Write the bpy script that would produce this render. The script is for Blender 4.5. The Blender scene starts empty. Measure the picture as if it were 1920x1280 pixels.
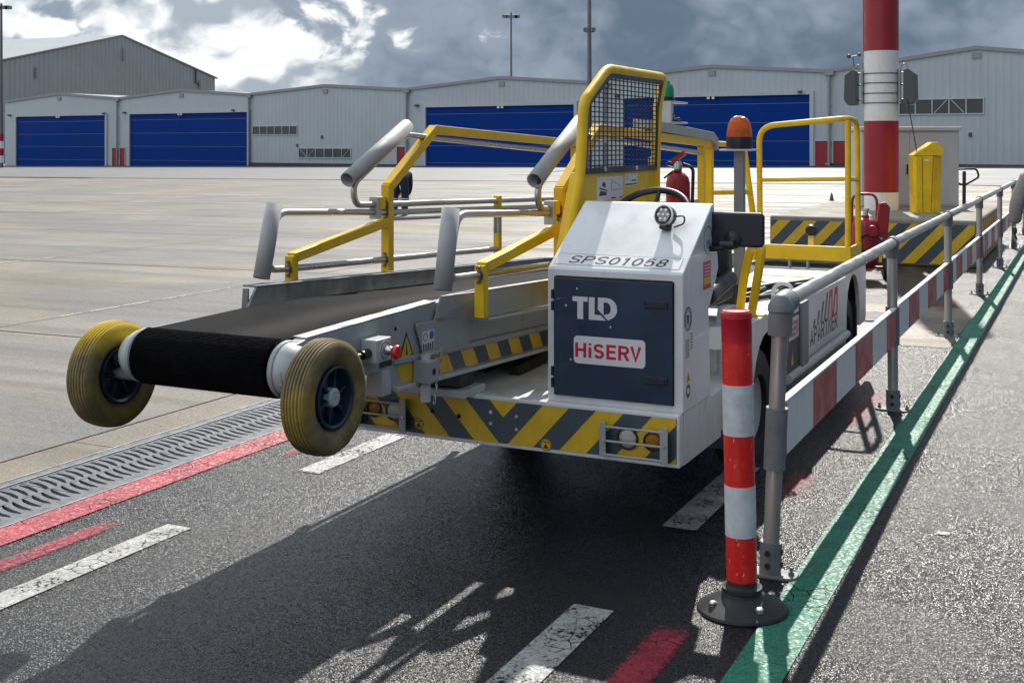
import bpy, bmesh, math, random
from mathutils import Vector, Matrix, Quaternion
random.seed(7)
R = math.radians
scene = bpy.context.scene
COL = scene.collection

# ------------------------------------------------------------------ camera
cam_d = bpy.data.cameras.new('camera')
cam_d.sensor_width = 36.0
cam_d.lens = 42.19
cam_d.shift_y = -0.19375
cam_d.clip_start = 0.05
cam_d.clip_end = 3000
cam = bpy.data.objects.new('camera', cam_d)
cam.location = (0, 0, 1.58)
cam.rotation_euler = (R(90), 0, 0)
COL.objects.link(cam)
scene.camera = cam

# ------------------------------------------------------------------ light
SUN_AZ, SUN_EL = R(12.5), R(42)          # azimuth clockwise from +Y
SUN_STRENGTH = 4.7
SKY_STRENGTH = 0.1
EXPOSURE = 0.30
to_sun = Vector((math.sin(SUN_AZ) * math.cos(SUN_EL), math.cos(SUN_AZ) * math.cos(SUN_EL), math.sin(SUN_EL)))
sd = bpy.data.lights.new('sun', 'SUN')
sd.energy = SUN_STRENGTH
sd.angle = R(0.53)
sd.color = (1.0, 0.95, 0.87)
sun = bpy.data.objects.new('sun', sd)
sun.rotation_euler = to_sun.to_track_quat('Z', 'Y').to_euler()
sun.location = (0, 0, 30)
COL.objects.link(sun)

scene.view_settings.view_transform = 'Standard'
scene.view_settings.look = 'None'
scene.view_settings.exposure = EXPOSURE
scene.view_settings.gamma = 1.0
scene.view_settings.use_curve_mapping = False


cy = scene.cycles
cy.max_bounces = 6; cy.diffuse_bounces = 3; cy.glossy_bounces = 3; cy.transmission_bounces = 4; cy.transparent_max_bounces = 6
cy.caustics_reflective = False; cy.caustics_refractive = False
cy.sample_clamp_indirect = 4.0
cy.use_adaptive_sampling = True; cy.adaptive_threshold = .02


class NT:
    """small helper round a node tree"""
    def __init__(s, nt):
        s.nt = nt
    def n(s, t, **kw):
        nd = s.nt.nodes.new(t)
        ins = kw.pop('ins', {})
        for k, v in kw.items():
            setattr(nd, k, v)
        for k, v in ins.items():
            if isinstance(v, bpy.types.NodeSocket):
                s.nt.links.new(v, nd.inputs[k])
            else:
                nd.inputs[k].default_value = v
        return nd
    def math(s, op, a, b=None, c=None, clamp=False):
        ins = {0: a}
        if b is not None: ins[1] = b
        if c is not None: ins[2] = c
        nd = s.n('ShaderNodeMath', operation=op, ins=ins)
        nd.use_clamp = clamp
        return nd.outputs[0]
    def mr(s, v, a, b, c=0.0, d=1.0, smooth=True):
        nd = s.n('ShaderNodeMapRange', ins={0: v, 1: a, 2: b, 3: c, 4: d})
        if smooth: nd.interpolation_type = 'SMOOTHSTEP'
        return nd.outputs[0]
    def mix(s, f, a, b, blend='MIX'):
        nd = s.n('ShaderNodeMix', data_type='RGBA', blend_type=blend)
        for i, v in ((0, f), (6, a), (7, b)):
            if isinstance(v, bpy.types.NodeSocket): s.nt.links.new(v, nd.inputs[i])
            else: nd.inputs[i].default_value = (v if not isinstance(v, tuple) or len(v) == 4 else (*v, 1))
        return nd.outputs[2]
    dims = '3D'
    def noise(s, vec, scale, detail=4, rough=.55, dist=0.0, out=0):
        nd = s.n('ShaderNodeTexNoise', noise_dimensions=s.dims, ins={'Scale': scale, 'Detail': detail, 'Roughness': rough, 'Distortion': dist})
        if vec is not None: s.nt.links.new(vec, nd.inputs['Vector'])
        return nd.outputs[out]
    def mapping(s, vec, scale=(1, 1, 1), loc=(0, 0, 0), rot=(0, 0, 0)):
        return s.n('ShaderNodeMapping', ins={'Vector': vec, 'Scale': scale, 'Location': loc, 'Rotation': rot}).outputs[0]
    def link(s, a, b):
        s.nt.links.new(a, b)


# sky: Nishita air behind a broken deck of cumulus
world = bpy.data.worlds.new('World')
scene.world = world
world.use_nodes = True
wn = NT(world.node_tree)
world.node_tree.nodes.clear()
sky = wn.n('ShaderNodeTexSky', sky_type='NISHITA')
sky.sun_disc = False
sky.sun_elevation = SUN_EL
sky.sun_rotation = SUN_AZ
sky.air_density = 1.0
sky.dust_density = 1.5
geo = wn.n('ShaderNodeTexCoord').outputs['Generated']
sep = wn.n('ShaderNodeSeparateXYZ', ins={0: geo})
dx, dy, dz = sep.outputs
P = wn.mapping(geo, scale=(1, 1, 1.35))
w1 = wn.n('ShaderNodeVectorMath', operation='SUBTRACT', ins={0: wn.noise(P, 16.0, 2, .5, out=1), 1: (.5, .5, .5)}).outputs[0]
warp = wn.n('ShaderNodeVectorMath', operation='MULTIPLY_ADD', ins={0: w1, 1: (.045, .045, .045), 2: P}).outputs[0]
big = wn.noise(wn.mapping(geo, scale=(1, 1, 1.5), loc=(3.1, 0.4, 1.7)), 2.3, 2, .5)
def field(dz_, detail):
    q = wn.mapping(warp, loc=(.42, .2, .10 + dz_))
    bil = wn.math('MULTIPLY', wn.math('ABSOLUTE', wn.math('SUBTRACT', wn.noise(q, 17.0, 2, .5), .5)), 3.2)
    base = wn.math('MULTIPLY', wn.noise(q, 7.0, detail, .56), .80)
    return wn.math('ADD', base, wn.math('MULTIPLY', bil, .11))
puff = field(0.0, 8)
puff_up = field(.022, 3)
lit = wn.mr(wn.math('SUBTRACT', puff, puff_up), -.055, .06)          # upper sides of the billows catch the light
# broken, brighter cloud towards the left (west), a heavier shower deck towards the right
west = wn.mr(dx, .02, -.27, 0, 1)
low = wn.math('MULTIPLY', wn.mr(dz, .075, .040), wn.mr(dx, .10, -.06))       # bright cloud line low on the left horizon
cover = wn.math('ADD', wn.math('MULTIPLY', west, .255), wn.math('MULTIPLY', wn.math('SUBTRACT', big, .5), .18))
cover = wn.math('SUBTRACT', cover, .025)
cover = wn.math('ADD', cover, wn.math('MULTIPLY', low, .09))
f1 = wn.math('ADD', puff, cover)
bright = wn.mr(f1, .53, .575)
soft = wn.mr(f1, .32, .56)
darkc = wn.mix(soft, (.105, .145, .205), (.255, .305, .375))
brc = wn.mix(lit, (.33, .38, .44), (.92, .93, .93))
cl = wn.mix(bright, darkc, brc)
clear = wn.math('MULTIPLY', wn.mr(f1, .50, .43), wn.mr(dx, -.22, -.34))      # blue gaps in the broken cloud to the west
cl = wn.mix(clear, cl, (.33, .46, .60))
zen = wn.mr(dz, .06, .75, 1.0, 1.55, False)                     # an overcast sky is brighter overhead
cl = wn.mix(1.0, cl, wn.n('ShaderNodeCombineColor', ins={0: zen, 1: zen, 2: zen}).outputs[0], 'MULTIPLY')
cl10 = wn.mix(1.0, cl, (10, 10, 10, 1), 'MULTIPLY')
gap = wn.math('MULTIPLY', wn.mr(f1, .40, .30, 0, .6), wn.mr(dz, .12, .45))
skycol = wn.mix(gap, cl10, sky.outputs[0])
bg = wn.n('ShaderNodeBackground', ins={'Color': skycol, 'Strength': SKY_STRENGTH})
world.cycles.sampling_method = 'MANUAL'
world.cycles.sample_map_resolution = 256
wo = wn.n('ShaderNodeOutputWorld', ins={'Surface': bg.outputs[0]})

# ------------------------------------------------------------------ site frame
TH = R(25.8476)                       # the kerb, drain and railing run 25.8 degrees to the right of the view
CT, ST = math.cos(TH), math.sin(TH)
OX, OY = .6835, 4.898                 # front right corner of the loader
DROP = .0105                          # apron falls away from the drain


def S(u, v, w=0.0):
    return Vector((OX + u * CT + v * ST, OY - u * ST + v * CT, w))


def apron_z(u):
    return -DROP * max(0.0, -3.03 - u)


# ------------------------------------------------------------------ mesh helpers
class MB:
    def __init__(s):
        s.v = []; s.f = []
    def add(s, vs, fs):
        o = len(s.v)
        s.v += [tuple(p) for p in vs]
        s.f += [tuple(i + o for i in f) for f in fs]
        return s
    def box(s, x0, x1, y0, y1, z0, z1):
        return s.add([(x0, y0, z0), (x1, y0, z0), (x1, y1, z0), (x0, y1, z0), (x0, y0, z1), (x1, y0, z1), (x1, y1, z1), (x0, y1, z1)],
                     [(0, 3, 2, 1), (4, 5, 6, 7), (0, 1, 5, 4), (1, 2, 6, 5), (2, 3, 7, 6), (3, 0, 4, 7)])
    def prism(s, poly, axis, a, b):
        n = len(poly)
        def P(p, t):
            return {'x': (t, p[0], p[1]), 'y': (p[0], t, p[1]), 'z': (p[0], p[1], t)}[axis]
        vs = [P(p, a) for p in poly] + [P(p, b) for p in poly]
        fs = [tuple(range(n))[::-1], tuple(range(n, 2 * n))] + [(i, (i + 1) % n, n + (i + 1) % n, n + i) for i in range(n)]
        return s.add(vs, fs)
    def poly(s, pts):
        return s.add(pts, [tuple(range(len(pts)))])
    def tube(s, path, r, n=10, caps=True, closed=False, rect=None):
        pts = [Vector(p) for p in path]
        m = len(pts)
        T = []
        for i in range(m):
            a = pts[(i - 1) % m] if (closed or i > 0) else pts[i]
            b = pts[(i + 1) % m] if (closed or i < m - 1) else pts[i]
            d = (pts[i] - a).normalized() + (b - pts[i]).normalized() if (a != pts[i] and b != pts[i]) else (b - a)
            T.append(d.normalized())
        up = Vector((1, 0, 0)) if abs(T[0].x) < .8 else Vector((0, 0, 1))
        N = (up - T[0] * up.dot(T[0])).normalized()
        rings = []
        for i in range(m):
            if i:
                N = (N - T[i] * N.dot(T[i])).normalized()
            B = T[i].cross(N)
            k = 1.0
            if 0 < i < m - 1 or closed:
                d1 = (pts[i] - pts[i - 1]).normalized()
                c = max(.35, T[i].dot(d1)); k = 1 / c
            ri = r[i] if isinstance(r, (list, tuple)) else r
            if rect:
                a, b = rect
                # stretch only in the bend plane is skipped: bends are filleted
                rings.append([pts[i] + N * x * a * .5 + B * y * b * .5 * k for x, y in ((-1, -1), (1, -1), (1, 1), (-1, 1))])
            else:
                rings.append([pts[i] + (N * math.cos(2 * math.pi * j / n) + B * math.sin(2 * math.pi * j / n)) * ri for j in range(n)])
        nn = len(rings[0])
        vs = [p for ring in rings for p in ring]
        fs = []
        for i in range(m if closed else m - 1):
            for j in range(nn):
                a = i * nn + j; b = i * nn + (j + 1) % nn
                c = ((i + 1) % m) * nn + (j + 1) % nn; d = ((i + 1) % m) * nn + j
                fs.append((a, b, c, d))
        if caps and not closed:
            fs.append(tuple(range(nn))[::-1]); fs.append(tuple((m - 1) * nn + j for j in range(nn)))
        return s.add(vs, fs)
    def lathe(s, prof, n=24, axis='z', c=(0, 0, 0), closed=False):
        """prof: (radius, height along axis)"""
        vs = []; m = len(prof)
        for r, h in prof:
            for j in range(n):
                a = 2 * math.pi * j / n; p, q = r * math.cos(a), r * math.sin(a)
                if axis == 'z': t = (p, q, h)
                elif axis == 'x': t = (h, p, q)
                else: t = (p, h, q)
                vs.append((t[0] + c[0], t[1] + c[1], t[2] + c[2]))
        fs = []
        for i in range(m if closed else m - 1):
            for j in range(n):
                fs.append((i * n + j, i * n + (j + 1) % n, ((i + 1) % m) * n + (j + 1) % n, ((i + 1) % m) * n + j))
        if not closed:
            if prof[0][0] > 1e-5: fs.append(tuple(range(n))[::-1])
            if prof[-1][0] > 1e-5: fs.append(tuple((m - 1) * n + j for j in range(n)))
        return s.add(vs, fs)
    def xf(s, M):
        s.v = [tuple(M @ Vector(p)) for p in s.v]
        return s
    def mesh(s, name, smooth=None):
        me = bpy.data.meshes.new(name)
        me.from_pydata(s.v, [], s.f)
        bm = bmesh.new(); bm.from_mesh(me)
        bmesh.ops.remove_doubles(bm, verts=bm.verts, dist=1e-6)
        bmesh.ops.recalc_face_normals(bm, faces=bm.faces)
        bm.to_mesh(me); bm.free()
        if smooth:
            me.polygons.foreach_set('use_smooth', [True] * len(me.polygons))
            me.set_sharp_from_angle(angle=R(smooth))
        me.update()
        return me


def link(name, me, mat, parent=None, loc=(0, 0, 0), rot=(0, 0, 0)):
    o = bpy.data.objects.new(name, me)
    COL.objects.link(o)
    o.location = loc; o.rotation_euler = rot
    if parent: o.parent = parent
    if mat is not None and me is not None and len(me.materials) == 0:
        me.materials.append(mat)
    return o


def part(name, mb, mat, parent, bevel=0.0, smooth=None, loc=(0, 0, 0), rot=(0, 0, 0), seg=2):
    o = link(name, mb.mesh(name, smooth), mat, parent, loc, rot)
    if bevel:
        b = o.modifiers.new('bevel', 'BEVEL'); b.width = bevel; b.segments = seg; b.limit_method = 'ANGLE'; b.angle_limit = R(35)
    return o


def tag(o, label, cat, group=None):
    o['label'] = label; o['category'] = cat
    if group: o['group'] = group
    return o


def struct(o):
    o['kind'] = 'structure'
    return o


def thing(name, label, cat, loc=(0, 0, 0), rz=0.0, group=None):
    o = bpy.data.objects.new(name, None)
    COL.objects.link(o)
    o.location = loc; o.rotation_euler = (0, 0, rz)
    o.empty_display_size = .2
    return tag(o, label, cat, group)


def copy_tree(o, parent=None):
    c = o.copy(); COL.objects.link(c)
    if parent is not None: c.parent = parent
    for ch in list(o.children): copy_tree(ch, c)
    return c


def fillet(path, r, n=5, closed=False):
    pts = [Vector(p) for p in path]; out = []
    m = len(pts)
    for i, p in enumerate(pts):
        if not closed and (i == 0 or i == m - 1):
            out.append(p); continue
        a, b = pts[(i - 1) % m], pts[(i + 1) % m]
        da, db = (a - p), (b - p)
        rr = min(r, da.length * .45, db.length * .45)
        A, B = p + da.normalized() * rr, p + db.normalized() * rr
        for k in range(n + 1):
            t = k / n
            out.append(A * (1 - t) ** 2 + p * 2 * t * (1 - t) + B * t * t)
    return out


def rrect(x0, x1, y0, y1, r, n=4):
    out = []
    for cx, cy, a0 in ((x1 - r, y0 + r, -90), (x1 - r, y1 - r, 0), (x0 + r, y1 - r, 90), (x0 + r, y0 + r, 180)):
        for k in range(n + 1):
            a = R(a0 + 90 * k / n)
            out.append((cx + r * math.cos(a), cy + r * math.sin(a)))
    return out


def circ(cx, cy, r, n=20):
    return [(cx + r * math.cos(2 * math.pi * k / n), cy + r * math.sin(2 * math.pi * k / n)) for k in range(n)]


def clip(poly, a, b, c):
    """keep a*x+b*y<=c"""
    out = []
    for i in range(len(poly)):
        p, q = poly[i], poly[(i + 1) % len(poly)]
        dp, dq = a * p[0] + b * p[1] - c, a * q[0] + b * q[1] - c
        if dp <= 0: out.append(p)
        if dp * dq < 0:
            t = dp / (dp - dq)
            out.append((p[0] + (q[0] - p[0]) * t, p[1] + (q[1] - p[1]) * t))
    return out


def clip_rect(poly, x0, x1, y0, y1):
    for a, b, c in ((-1, 0, -x0), (1, 0, x1), (0, -1, -y0), (0, 1, y1)):
        if not poly: return poly
        poly = clip(poly, a, b, c)
    return poly if len(poly) > 2 else []


def glyph(ch, w, t):
    """centre lines of a plain grotesque capital of height 1"""
    h = t / 2; rx = (w - t) / 2; cx = w / 2
    def arc(cx_, cy_, rx_, ry_, a0, a1, n=12):
        return [(cx_ + rx_ * math.cos(R(a0 + (a1 - a0) * k / n)), cy_ + ry_ * math.sin(R(a0 + (a1 - a0) * k / n))) for k in range(n + 1)]
    q = (1 - t) / 4
    if ch == 'S': return [arc(cx, 1 - h - q, rx, q, 20, 270) + arc(cx, h + q, rx, q, 90, -160)[1:]]
    if ch == '0': return [arc(cx, .5, rx, .5 - h, 0, 360, 28)]
    if ch == '8': return [arc(cx, 1 - h - q, rx * .92, q, 0, 360, 20), arc(cx, h + q, rx, q, 0, 360, 20)]
    if ch == '1': return [[(w * .56, 0), (w * .56, 1)], [(w * .52, 1 - h), (w * .40, .84), (w * .14, .76)]]
    if ch == '5': return [[(w - h * 1.4, 1 - h), (w * .2, 1 - h), (w * .13, .50)] + arc(cx, h + .29, rx, .29, 140, -155, 16)]
    if ch == 'P': return [[(h, 0), (h, 1 - h), (w * .55, 1 - h)] + arc(w * .55, 1 - h - q, w * .45 - h, q, 90, -90, 10)[1:] + [(h, 1 - h - 2 * q)]]
    if ch == 'R': return [[(h, 0), (h, 1 - h), (w * .55, 1 - h)] + arc(w * .55, 1 - h - q, w * .42 - h, q, 90, -90, 10)[1:] + [(h, 1 - h - 2 * q)], [(w * .52, 1 - h - 2 * q), (w - h, 0)]]
    if ch == 'H': return [[(h, 0), (h, 1)], [(w - h, 0), (w - h, 1)], [(h, .52), (w - h, .52)]]
    if ch == 'E': return [[(w, h), (h, h), (h, 1 - h), (w, 1 - h)], [(h, .52), (w * .93, .52)]]
    if ch == 'V': return [[(h * .9, 1), (cx, h * .9), (w - h * .9, 1)]]
    if ch == 'A': return [[(h * .9, 0), (cx, 1 - h * .9), (w - h * .9, 0)], [(w * .22, .30), (w * .78, .30)]]
    if ch == 'T': return [[(0, 1 - h), (w, 1 - h)], [(cx, 0), (cx, 1 - h)]]
    if ch == 'N': return [[(h, 0), (h, 1 - h * .4), (w - h, h * .4), (w - h, 1)]]
    if ch == 'i': return [[(cx, 0), (cx, .73)], [(cx, .86), (cx, 1.0)]]
    return []


GW_ = {'S': .66, '0': .58, '8': .58, '1': .50, '5': .58, 'P': .66, 'R': .70, 'H': .70, 'E': .60, 'V': .68, 'A': .70, 'T': .64, 'N': .72, 'i': .2}


def ribbon(mb, line, t, f):
    P_ = [Vector((p[0], p[1])) for p in line]
    closed = (P_[0] - P_[-1]).length < 1e-4
    if closed: P_ = P_[:-1]
    n = len(P_); L = []; Rr = []
    for i in range(n):
        a = P_[i - 1] if (i > 0 or closed) else None
        b = P_[(i + 1) % n] if (i < n - 1 or closed) else None
        d1 = (P_[i] - a).normalized() if a is not None else None
        d2 = (b - P_[i]).normalized() if b is not None else None
        if d1 is None: d1 = d2
        if d2 is None: d2 = d1
        d = d1 + d2
        d = d.normalized() if d.length > .05 else d1
        nrm = Vector((-d.y, d.x)); k = min(1.9, 1 / max(.3, nrm.dot(Vector((-d1.y, d1.x)))))
        L.append(P_[i] + nrm * t / 2 * k); Rr.append(P_[i] - nrm * t / 2 * k)
    for i in range(n if closed else n - 1):
        j = (i + 1) % n
        mb.add([f(L[i]), f(Rr[i]), f(Rr[j]), f(L[j])], [(0, 1, 2, 3)])


def text_part(name, txt, mat, parent, origin, xv, yv, width, height, bold=.15, shear=0.0, spacing=.12):
    """flat lettering fitted in a width x height box whose lower left corner is origin"""
    total = sum(GW_[c] for c in txt) + spacing * (len(txt) - 1)
    kx = (width - shear * height) / total
    O, X, Y = Vector(origin), Vector(xv), Vector(yv)
    nv = X.cross(Y).normalized()
    mb = MB(); x = 0.0; lay = 0
    for c in txt:
        if c == 'V' and x > 0: x -= spacing * .75
        for li, line in enumerate(glyph(c, GW_[c], bold)):
            # strokes are stacked by a hair so that no two faces share a plane
            f = lambda p, x=x, e=li * .0002: O + nv * e + X * ((p.x + x) * kx + shear * p.y * height) + Y * (p.y * height)
            ribbon(mb, line, bold, f)
        x += GW_[c] + spacing
    me = bpy.data.meshes.new(name); me.from_pydata([tuple(v) for v in mb.v], [], mb.f); me.update()
    return link(name, me, mat, parent)


# ------------------------------------------------------------------ materials
def base_mat(name):
    m = bpy.data.materials.new(name); m.use_nodes = True
    nt = m.node_tree; nt.nodes.clear()
    T = NT(nt)
    b = T.n('ShaderNodeBsdfPrincipled')
    o = T.n('ShaderNodeOutputMaterial', ins={'Surface': b.outputs[0]})
    return m, T, b, o


def paint(name, col, rough=.45, metal=0.0, var=.12, scale=6.0, bump=.0, bscale=80.0, dirt=.0, dirtcol=(.09, .08, .07), spec=.5, coat=0.0, scratch=0.0):
    m, T, b, o = base_mat(name)
    tc = T.n('ShaderNodeTexCoord').outputs['Object']
    n1 = T.noise(tc, scale, 3, .6)
    lo = tuple(c * (1 - var) for c in col); hi = tuple(min(1, c * (1 + var)) for c in col)
    c = T.mix(T.mr(n1, .3, .7), lo, hi)
    if dirt:
        n2 = T.noise(T.mapping(tc, scale=(1, 1, .35), loc=(5, 2, 9)), scale * 2.3, 4, .68)
        c = T.mix(T.mr(n2, .50, .80, 0, dirt), c, dirtcol)
    T.link(c, b.inputs['Base Color'])
    b.inputs['Metallic'].default_value = metal
    b.inputs['Specular IOR Level'].default_value = spec
    b.inputs['Coat Weight'].default_value = coat
    T.link(T.mr(n1, .3, .7, max(.03, rough - .1), min(1, rough + .12)), b.inputs['Roughness'])
    if scratch:
        rot_ = T.mapping(tc, rot=(.4, .7, .3), scale=(1, 1, 18))
        sc_ = T.mr(T.noise(rot_, 9, 3, .7), .70, .76, 0, scratch)
        c = T.mix(sc_, c, (.30, .28, .26))
        T.link(c, b.inputs['Base Color'])
    if bump:
        bp = T.n('ShaderNodeBump', ins={'Strength': bump, 'Distance': .004, 'Height': T.noise(tc, bscale, 3, .6)})
        T.link(bp.outputs[0], b.inputs['Normal'])
    return m


M = {}
M['white'] = paint('white_paint', (.68, .71, .735), .38, dirt=.38, var=.05, scale=4, coat=.15, scratch=.4, dirtcol=(.38, .355, .32))
M['white_dirty'] = paint('white_paint_dirty', (.63, .655, .675), .45, dirt=.5, var=.06, scale=5, dirtcol=(.16, .14, .12), scratch=.4)
M['deck'] = paint('deck_paint', (.62, .63, .62), .4, dirt=.55, var=.06, scale=6, dirtcol=(.2, .18, .15), bump=.15)
M['yellow'] = paint('yellow_paint', (.80, .51, .005), .40, dirt=.35, var=.08, scale=7, dirtcol=(.26, .15, .02), scratch=.25)
M['yellow_dec'] = paint('yellow_film', (.66, .43, .02), .42, dirt=.3, var=.08, scale=9, dirtcol=(.25, .17, .03))
M['slate_dec'] = paint('slate_film', (.05, .075, .095), .42, dirt=.2, var=.1, scale=9)
M['navy'] = paint('navy_door', (.005, .024, .066), .38, var=.22, scale=5, dirt=.25, dirtcol=(.03, .045, .07), coat=.2, scratch=.06)
M['navy_d'] = paint('navy_plastic', (.008, .02, .04), .35, var=.1)
M['grey'] = paint('grey_paint', (.33, .36, .37), .42, dirt=.35, var=.07, scale=5, dirtcol=(.1, .1, .1))
M['grey_l'] = paint('light_grey_paint', (.50, .53, .54), .40, dirt=.3, var=.06, scale=6)
M['grey_post'] = paint('grey_post', (.24, .25, .27), .5, var=.06, scale=5)
M['galv'] = None
M['alu'] = paint('aluminium', (.62, .62, .61), .38, metal=.85, var=.06, scale=8, dirt=.2, dirtcol=(.25, .24, .23))
M['steel'] = paint('steel_tube', (.46, .45, .43), .30, metal=1.0, var=.03, scale=2)
M['pad'] = paint('grey_sleeve', (.37, .375, .38), .6, var=.06, scale=9, dirt=.3, dirtcol=(.2, .2, .2), bump=.1)
M['black'] = paint('black_plastic', (.012, .014, .02), .42, var=.2)
M['rubber'] = paint('black_rubber', (.015, .016, .019), .55, var=.25, bump=.2, dirt=.3, dirtcol=(.07, .07, .07))
M['mirror_case'] = paint('mirror_case', (.008, .014, .028), .3, var=.1)
M['chrome'] = paint('bare_metal', (.55, .55, .55), .25, metal=1.0, var=.1)
M['dark'] = paint('dark_void', (.008, .008, .009), .8, var=.2)
M['sticker'] = paint('white_sticker', (.72, .73, .74), .4, var=.03)
M['ink'] = paint('black_ink', (.02, .02, .025), .45, var=.05)
M['ink_red'] = paint('red_ink', (.50, .012, .035), .4, var=.05)
M['silver_ink'] = paint('silver_lettering', (.62, .64, .68), .4, var=.03)
M['sign_plate'] = paint('door_plate', (.68, .69, .71), .42, var=.03)
M['red'] = paint('red_paint', (.30, .010, .020), .42, dirt=.2, var=.08, scale=5, dirtcol=(.15, .02, .02))
M['red_bright'] = paint('red_film', (.72, .018, .012), .3, var=.06, scale=14, dirt=.15, dirtcol=(.6, .35, .33), coat=.3)
M['red_cap'] = paint('red_cap', (.50, .010, .022), .42, var=.06)
M['white_film'] = paint('reflective_white', (.62, .63, .66), .35, var=.12, scale=16, dirt=.3, dirtcol=(.38, .38, .42))
M['board_red'] = paint('board_red', (.45, .05, .05), .4, var=.07, scale=8, dirt=.15)
M['board_white'] = paint('board_white', (.78, .78, .77), .4, var=.04, scale=8, dirt=.25)
M['post_alu'] = paint('railing_tube', (.47, .46, .44), .36, metal=.75, var=.05, scale=3)
M['fitting'] = paint('grey_fitting', (.17, .18, .19), .55, var=.12, scale=14, bump=.25, bscale=150)
M['clad'] = paint('cladding', (.425, .475, .52), .5, var=.05, scale=.25, dirt=.4, dirtcol=(.36, .38, .39))
M['clad_smooth'] = paint('panel_wall', (.44, .49, .53), .5, var=.04, scale=.2, dirt=.35, dirtcol=(.38, .40, .41))
M['clad2'] = paint('cladding_old', (.40, .44, .475), .55, var=.06, scale=.2, dirt=.2, dirtcol=(.25, .26, .27))
M['roof'] = paint('roof_sheet', (.33, .36, .38), .45, var=.05, scale=.2)
M['trim'] = paint('trim', (.26, .28, .30), .5, var=.05)
M['blue'] = paint('blue_door', (.001, .036, .235), .75, var=.06, scale=.3, spec=.12)
M['lit_edge_blue'] = paint('lit_door_edge', (.13, .19, .36), .5, var=.05)  # paler blue: light on the door panel edges put into the colour
M['plinth_dark'] = paint('wall_foot', (.05, .055, .05), .8, var=.2)
M['glass'] = paint('window_glass', (.03, .04, .045), .12, var=.3, scale=.8)
M['concrete_p'] = paint('plinth_concrete', (.24, .225, .19), .8, var=.18, scale=2.5, dirt=.6, dirtcol=(.09, .085, .06), bump=.5, bscale=40)
M['beige'] = paint('beige_cabinet', (.50, .505, .51), .5, var=.04, scale=3, dirt=.15)
M['mast'] = paint('mast_steel', (.16, .17, .18), .5, metal=.4, var=.1)
M['cast'] = paint('cast_grate', (.135, .145, .16), .5, metal=.3, var=.2, scale=20, dirt=.4, dirtcol=(.1, .09, .08), bump=.3)
M['slate_pad'] = paint('antenna', (.07, .08, .09), .5, var=.1)
M['skin'] = paint('skin', (.42, .26, .2), .5, var=.06)
M['hair'] = paint('hair', (.05, .035, .025), .6, var=.2)
M['coverall'] = paint('navy_cloth', (.012, .02, .05), .85, var=.2, scale=30, bump=.3)
M['fleece'] = paint('grey_fleece', (.30, .29, .28), .95, var=.12, scale=60, bump=.8, bscale=220)
M['trousers'] = paint('dark_trousers', (.015, .018, .03), .85, var=.2)
M['green_dome'] = paint('green_dome', (.0, .22, .10), .2, var=.05)
M['stain'] = paint('yellowed_patch', (.50, .47, .32), .5, var=.06)


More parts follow.
